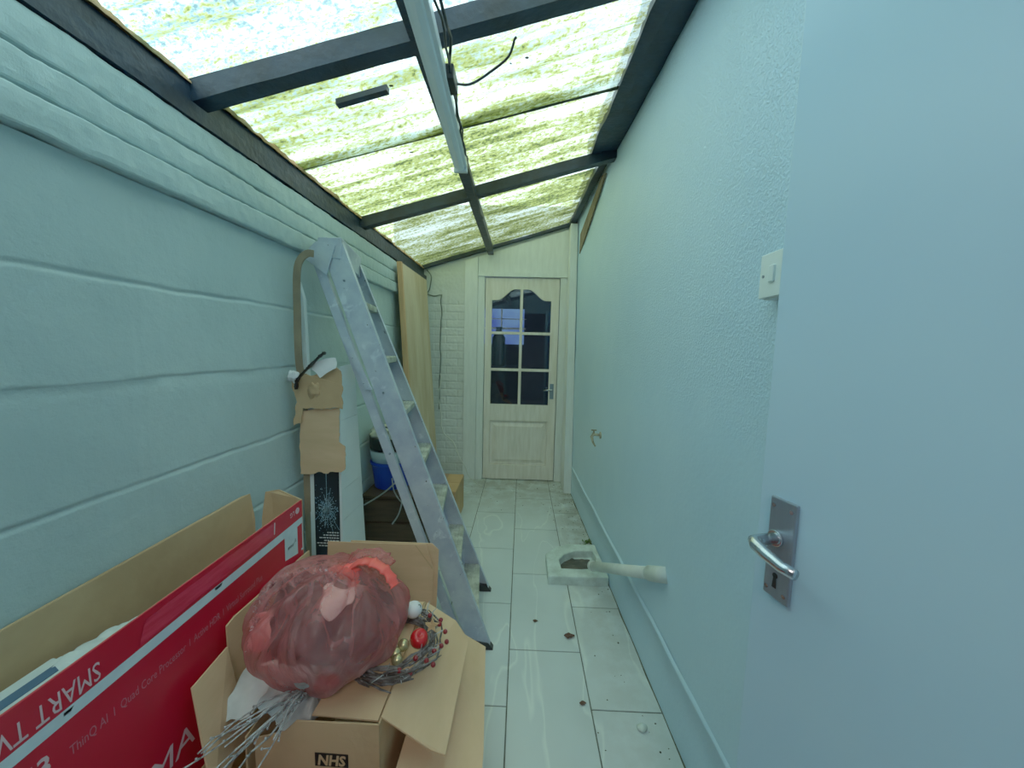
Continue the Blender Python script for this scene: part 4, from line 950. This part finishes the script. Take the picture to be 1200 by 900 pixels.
def chan(F,T_,off0,off1,t0,t1,ys,web=.003,fl=.022,fl_t=.004,w0=None,w1=None):
    """channel rail: web in the x-z plane, flanges toward ys"""
    mb=MB()
    def sec(t):
        p=F.lerp(T_,t); return p
    def bar(xa,xb,ya,yb):
        a=sec(t0);b=sec(t1)
        mb.hexa([a+Vector((xa,ya,0)),a+Vector((xb,ya,0)),a+Vector((xb,yb,0)),a+Vector((xa,yb,0))],[b+Vector((xa,ya,0)),b+Vector((xb,ya,0)),b+Vector((xb,yb,0)),b+Vector((xa,yb,0))])
    y_a,y_b=(0,web) if ys>0 else (-web,0)
    f_a,f_b=(0,fl) if ys>0 else (-fl,0)
    bar(-off1,-off0,y_a,y_b); bar(-off0-fl_t,-off0,f_a,f_b); bar(-off1,-off1+fl_t,f_a,f_b)
    return mb
def lin(a,b,t): return a+(b-a)*t
obj('front_rail',chan(NF,NT,.0,.098,.012,1.0,1),m_lad,ld,bevel=.0012)
obj('front_rail',chan(FF,FT,.0,.090,.012,.99,-1),m_lad,ld,bevel=.0012)
obj('rear_rail',chan(NF+Vector((0,.006,0)),NT+Vector((0,.006,0)),.118,.158,.04,.955,1,fl=.02),m_lad,ld,bevel=.0012)
obj('rear_rail',chan(FF+Vector((0,-.03,0)),FT+Vector((0,-.03,0)),.112,.152,.04,.95,-1,fl=.02),m_lad,ld,bevel=.0012)
for z in (.15,.375,.60,.82,1.04,1.265,1.50):
    t=z/1.74; a=NF.lerp(NT,t); b=FF.lerp(FT,t*1.012)
    mb=MB(); y_a=a.y+.004; y_b=b.y-.004
    def q(x,y,z_): return Vector((x,y,z_))
    mb.hexa([(a.x-.088,y_a,z-.026),(a.x-.004,y_a,z-.026),(b.x-.004,y_b,z-.026),(b.x-.084,y_b,z-.026)],[(a.x-.088,y_a,z),(a.x-.004,y_a,z),(b.x-.004,y_b,z),(b.x-.084,y_b,z)])
    o_=obj('tread',mb,m_tread,ld,bevel=.002)
    rb=MB()
    for k in range(6):
        u0=-.008-.0135*k; rb.hexa([(a.x+u0-.006,y_a,z),(a.x+u0,y_a,z),(b.x+u0,y_b,z),(b.x+u0-.006,y_b,z)],[(a.x+u0-.005,y_a,z+.0025),(a.x+u0-.001,y_a,z+.0025),(b.x+u0-.001,y_b,z+.0025),(b.x+u0-.005,y_b,z+.0025)])
    obj('grip_ribs',rb,m_tread,o_)
# top cap
a=NT;b=FT
obj('top_cap',MB().hexa([a+Vector((-.105,-.006,-.065)),a+Vector((.0,-.006,-.075)),b+Vector((.0,.006,-.075)),b+Vector((-.10,.006,-.065))],[a+Vector((-.095,-.006,.012)),a+Vector((.004,-.006,.012)),b+Vector((.004,.006,.02)),b+Vector((-.095,.006,.02))]),m_lad,ld,bevel=.004)
obj('hinge_plate',MB().panel([NT+Vector((-.150,-.009,-.075)),NT+Vector((-.060,-.009,-.14)),NT+Vector((-.02,-.009,-.02)),NT+Vector((-.10,-.009,-.006)),NT+Vector((-.128,-.009,-.03))],.004),m_lad,ld,bevel=.001)
for z,dx in ((1.66,-.115),(1.58,-.05),(1.26,-.135),(1.155,-.128),(1.12,-.06),(.86,-.13)):
    p=NF.lerp(NT,z/1.74)+Vector((dx,-.001,0)); obj('rivet',MB().cyl(p,p+Vector((0,-.005,0)),.005,12,.0035),m_brushed,ld)
obj('locking_stay',MB().panel([NF.lerp(NT,.775)+Vector((-.150,-.004,0)),NF.lerp(NT,.775)+Vector((-.120,-.004,0)),NF.lerp(NT,.65)+Vector((-.10,-.004,0)),NF.lerp(NT,.65)+Vector((-.130,-.004,0))],.004),m_lad,ld,bevel=.001)
for F,T_,s in ((NF,NT,1),(FF,FT,-1)):
    p=F; q_=F.lerp(T_,.03)
    y_a,y_b=(p.y-.006,p.y+.028) if s>0 else (p.y-.028,p.y+.006)
    obj('rubber_foot',MB().hexa([(p.x-.10,y_a,0),(p.x+.006,y_a,0),(p.x+.006,y_b,0),(p.x-.10,y_b,0)],[(q_.x-.10,y_a,.045),(q_.x+.003,y_a,.030),(q_.x+.003,y_b,.030),(q_.x-.10,y_b,.045)]),m_blk,ld,bevel=.003)

# ---- dark cabinet, tub, lids, cloth
m_dkwood=mat('dark_brown_wood',rgb(74,58,44),rgb(54,42,32),rough=.6,nscale=6,stretch=(1,1,8),world=True)
cb=thing('low_cabinet','low dark brown wooden cabinet in the shade behind the ladder','cabinet',(-.73,2.32,0))
obj('carcass',MB().box(-.925,-.55,2.13,2.50,.04,.412).box(-.915,-.56,2.15,2.48,0,.04),m_dkwood,cb,bevel=.003)
obj('top_board',MB().box(-.93,-.54,2.115,2.505,.412,.43),m_dkwood,cb,bevel=.003)
obj('drawer_front',MB().box(-.915,-.56,2.118,2.13,.27,.40),m_dkwood,cb,bevel=.003)
obj('drawer_front',MB().box(-.915,-.56,2.118,2.13,.06,.26),m_dkwood,cb,bevel=.003)
m_blue=mat('royal_blue_plastic',rgb(24,62,190),rgb(18,50,166),rough=.3,nscale=3)
m_paleb=mat('pale_blue_grey_plastic',rgb(176,202,214),rgb(160,188,202),rough=.35)
tc=(-.805,2.30,.431)
tbx=thing('plastic_tub','round royal blue plastic tub on the dark cabinet behind the ladder','tub',tc)
obj('tub_body',MB().lathe(tc,[(.095,0),(.108,.006),(.127,.160),(.121,.160),(.102,.012),(.0,.01)],40),m_blue,tbx,smooth=False,bevel=.002)
obj('rim',MB().lathe(tc,[(.1275,.150),(.134,.152),(.135,.166),(.1275,.168)],40),m_blue,tbx,smooth=True)
tag(obj('pale_bowl',MB().lathe((-.805,2.30,.600),[(.10,0),(.125,.004),(.136,.072),(.130,.073),(.115,.010),(0,.008)],40),m_paleb,smooth=True),'pale blue-grey bowl resting on top of the blue tub','bowl')
tag(obj('black_tray',MB().lathe((-.805,2.30,.675),[(.12,0),(.134,.01),(.136,.080),(.130,.081),(.115,.012),(0,.01)],40),m_blk,smooth=True),'black tray stacked over the pale bowl behind the ladder','tray')
m_cream=mat('cream_cloth',rgb(220,222,204),rgb(180,186,170),rough=.8,nscale=12)
tag(obj('cream_cloth',lump((-.805,2.29,.775),.108,(1.08,1.0,.42),7,.35,36,20),m_cream,smooth=True),'crumpled cream cloth heaped in the black tray behind the ladder','cloth')
tag(obj('dark_glove',ribbon([(-.83,2.19,.822),(-.79,2.185,.828),(-.76,2.19,.812),(-.73,2.20,.800)],.014,5,.5),m_blk,smooth=True),'small crumpled black glove on top of the cream cloth','glove')
m_wire=mat('bare_steel_wire',rgb(190,198,200),rgb(160,170,172),rough=.3,metal=.7)
wr_=thing('bent_wire_hanger','bent steel wire hanger hooked over the blue tub in front of the cabinet','hanger',(-.75,2.09,.35))
obj('wire',MB().tube(cr([Vector(p) for p in [(-.90,2.085,.385),(-.80,2.085,.45),(-.735,2.09,.506),(-.69,2.10,.55),(-.685,2.12,.52),(-.675,2.09,.45),(-.68,2.09,.40),(-.70,2.085,.33),(-.735,2.085,.275)]],6),.0042,8),m_wire,wr_,smooth=True)
obj('wire',MB().tube(cr([Vector(p) for p in [(-.735,2.087,.55),(-.725,2.087,.48),(-.69,2.087,.42),(-.645,2.087,.39),(-.63,2.087,.42),(-.66,2.087,.48),(-.70,2.10,.55)]],6),.0036,8),m_wire,wr_,smooth=True)
obj('clip',MB().box(-.655,-.615,2.082,2.092,.35,.385),m_wpaper,wr_,bevel=.003)
# ---- brown storage box near the end door
m_obox=mat('orange_brown_card',rgb(196,156,108),rgb(176,136,90),rough=.7,nscale=4,world=True)
sb=thing('cardboard_box','closed orange-brown cardboard box on the floor by the far end wall','box',(-.62,2.8,0))
obj('box_body',MB().box(-.74,-.452,2.60,2.98,0,.272),m_obox,sb,bevel=.003)
obj('top_flap',MB().box(-.74,-.454,2.603,2.786,.272,.276),m_obox,sb,bevel=.001)
obj('top_flap',MB().box(-.74,-.454,2.790,2.978,.272,.276),m_obox,sb,bevel=.001)
obj('tape',MB().box(-.62,-.57,2.601,2.979,.2762,.2770),mat('brown_tape',rgb(150,112,70),rough=.3),sb)
# ---- boards leaning in the far left corner
m_ply=mat('weathered_board',rgb(214,196,164),rgb(188,160,122),rough=.65,nscale=2.2,stretch=(3,3,.7),bump=.15,bscale=30,lo=.35,hi=.7,world=True)
m_edge=mat('orange_timber_edge',rgb(214,168,122),rgb(196,150,104),rough=.7,nscale=4,stretch=(6,6,.6),world=True)
bd=thing('leaning_board','tall weathered tan board leaning on the left wall by the end wall','board',(-.8,3.1,0))
obj('board_face',MB().hexa([(-.80,2.76,0),(-.772,2.76,0),(-.772,3.48,0),(-.80,3.48,0)],[(-.918,2.76,1.92),(-.893,2.76,1.92),(-.893,3.48,1.92),(-.918,3.48,1.92)]),m_ply,bd,bevel=.002)
obj('edge_strip',MB().hexa([(-.805,2.728,0),(-.765,2.728,0),(-.765,2.759,0),(-.805,2.759,0)],[(-.918,2.728,1.92),(-.885,2.728,1.92),(-.885,2.759,1.92),(-.918,2.759,1.92)]),m_edge,bd,bevel=.002)
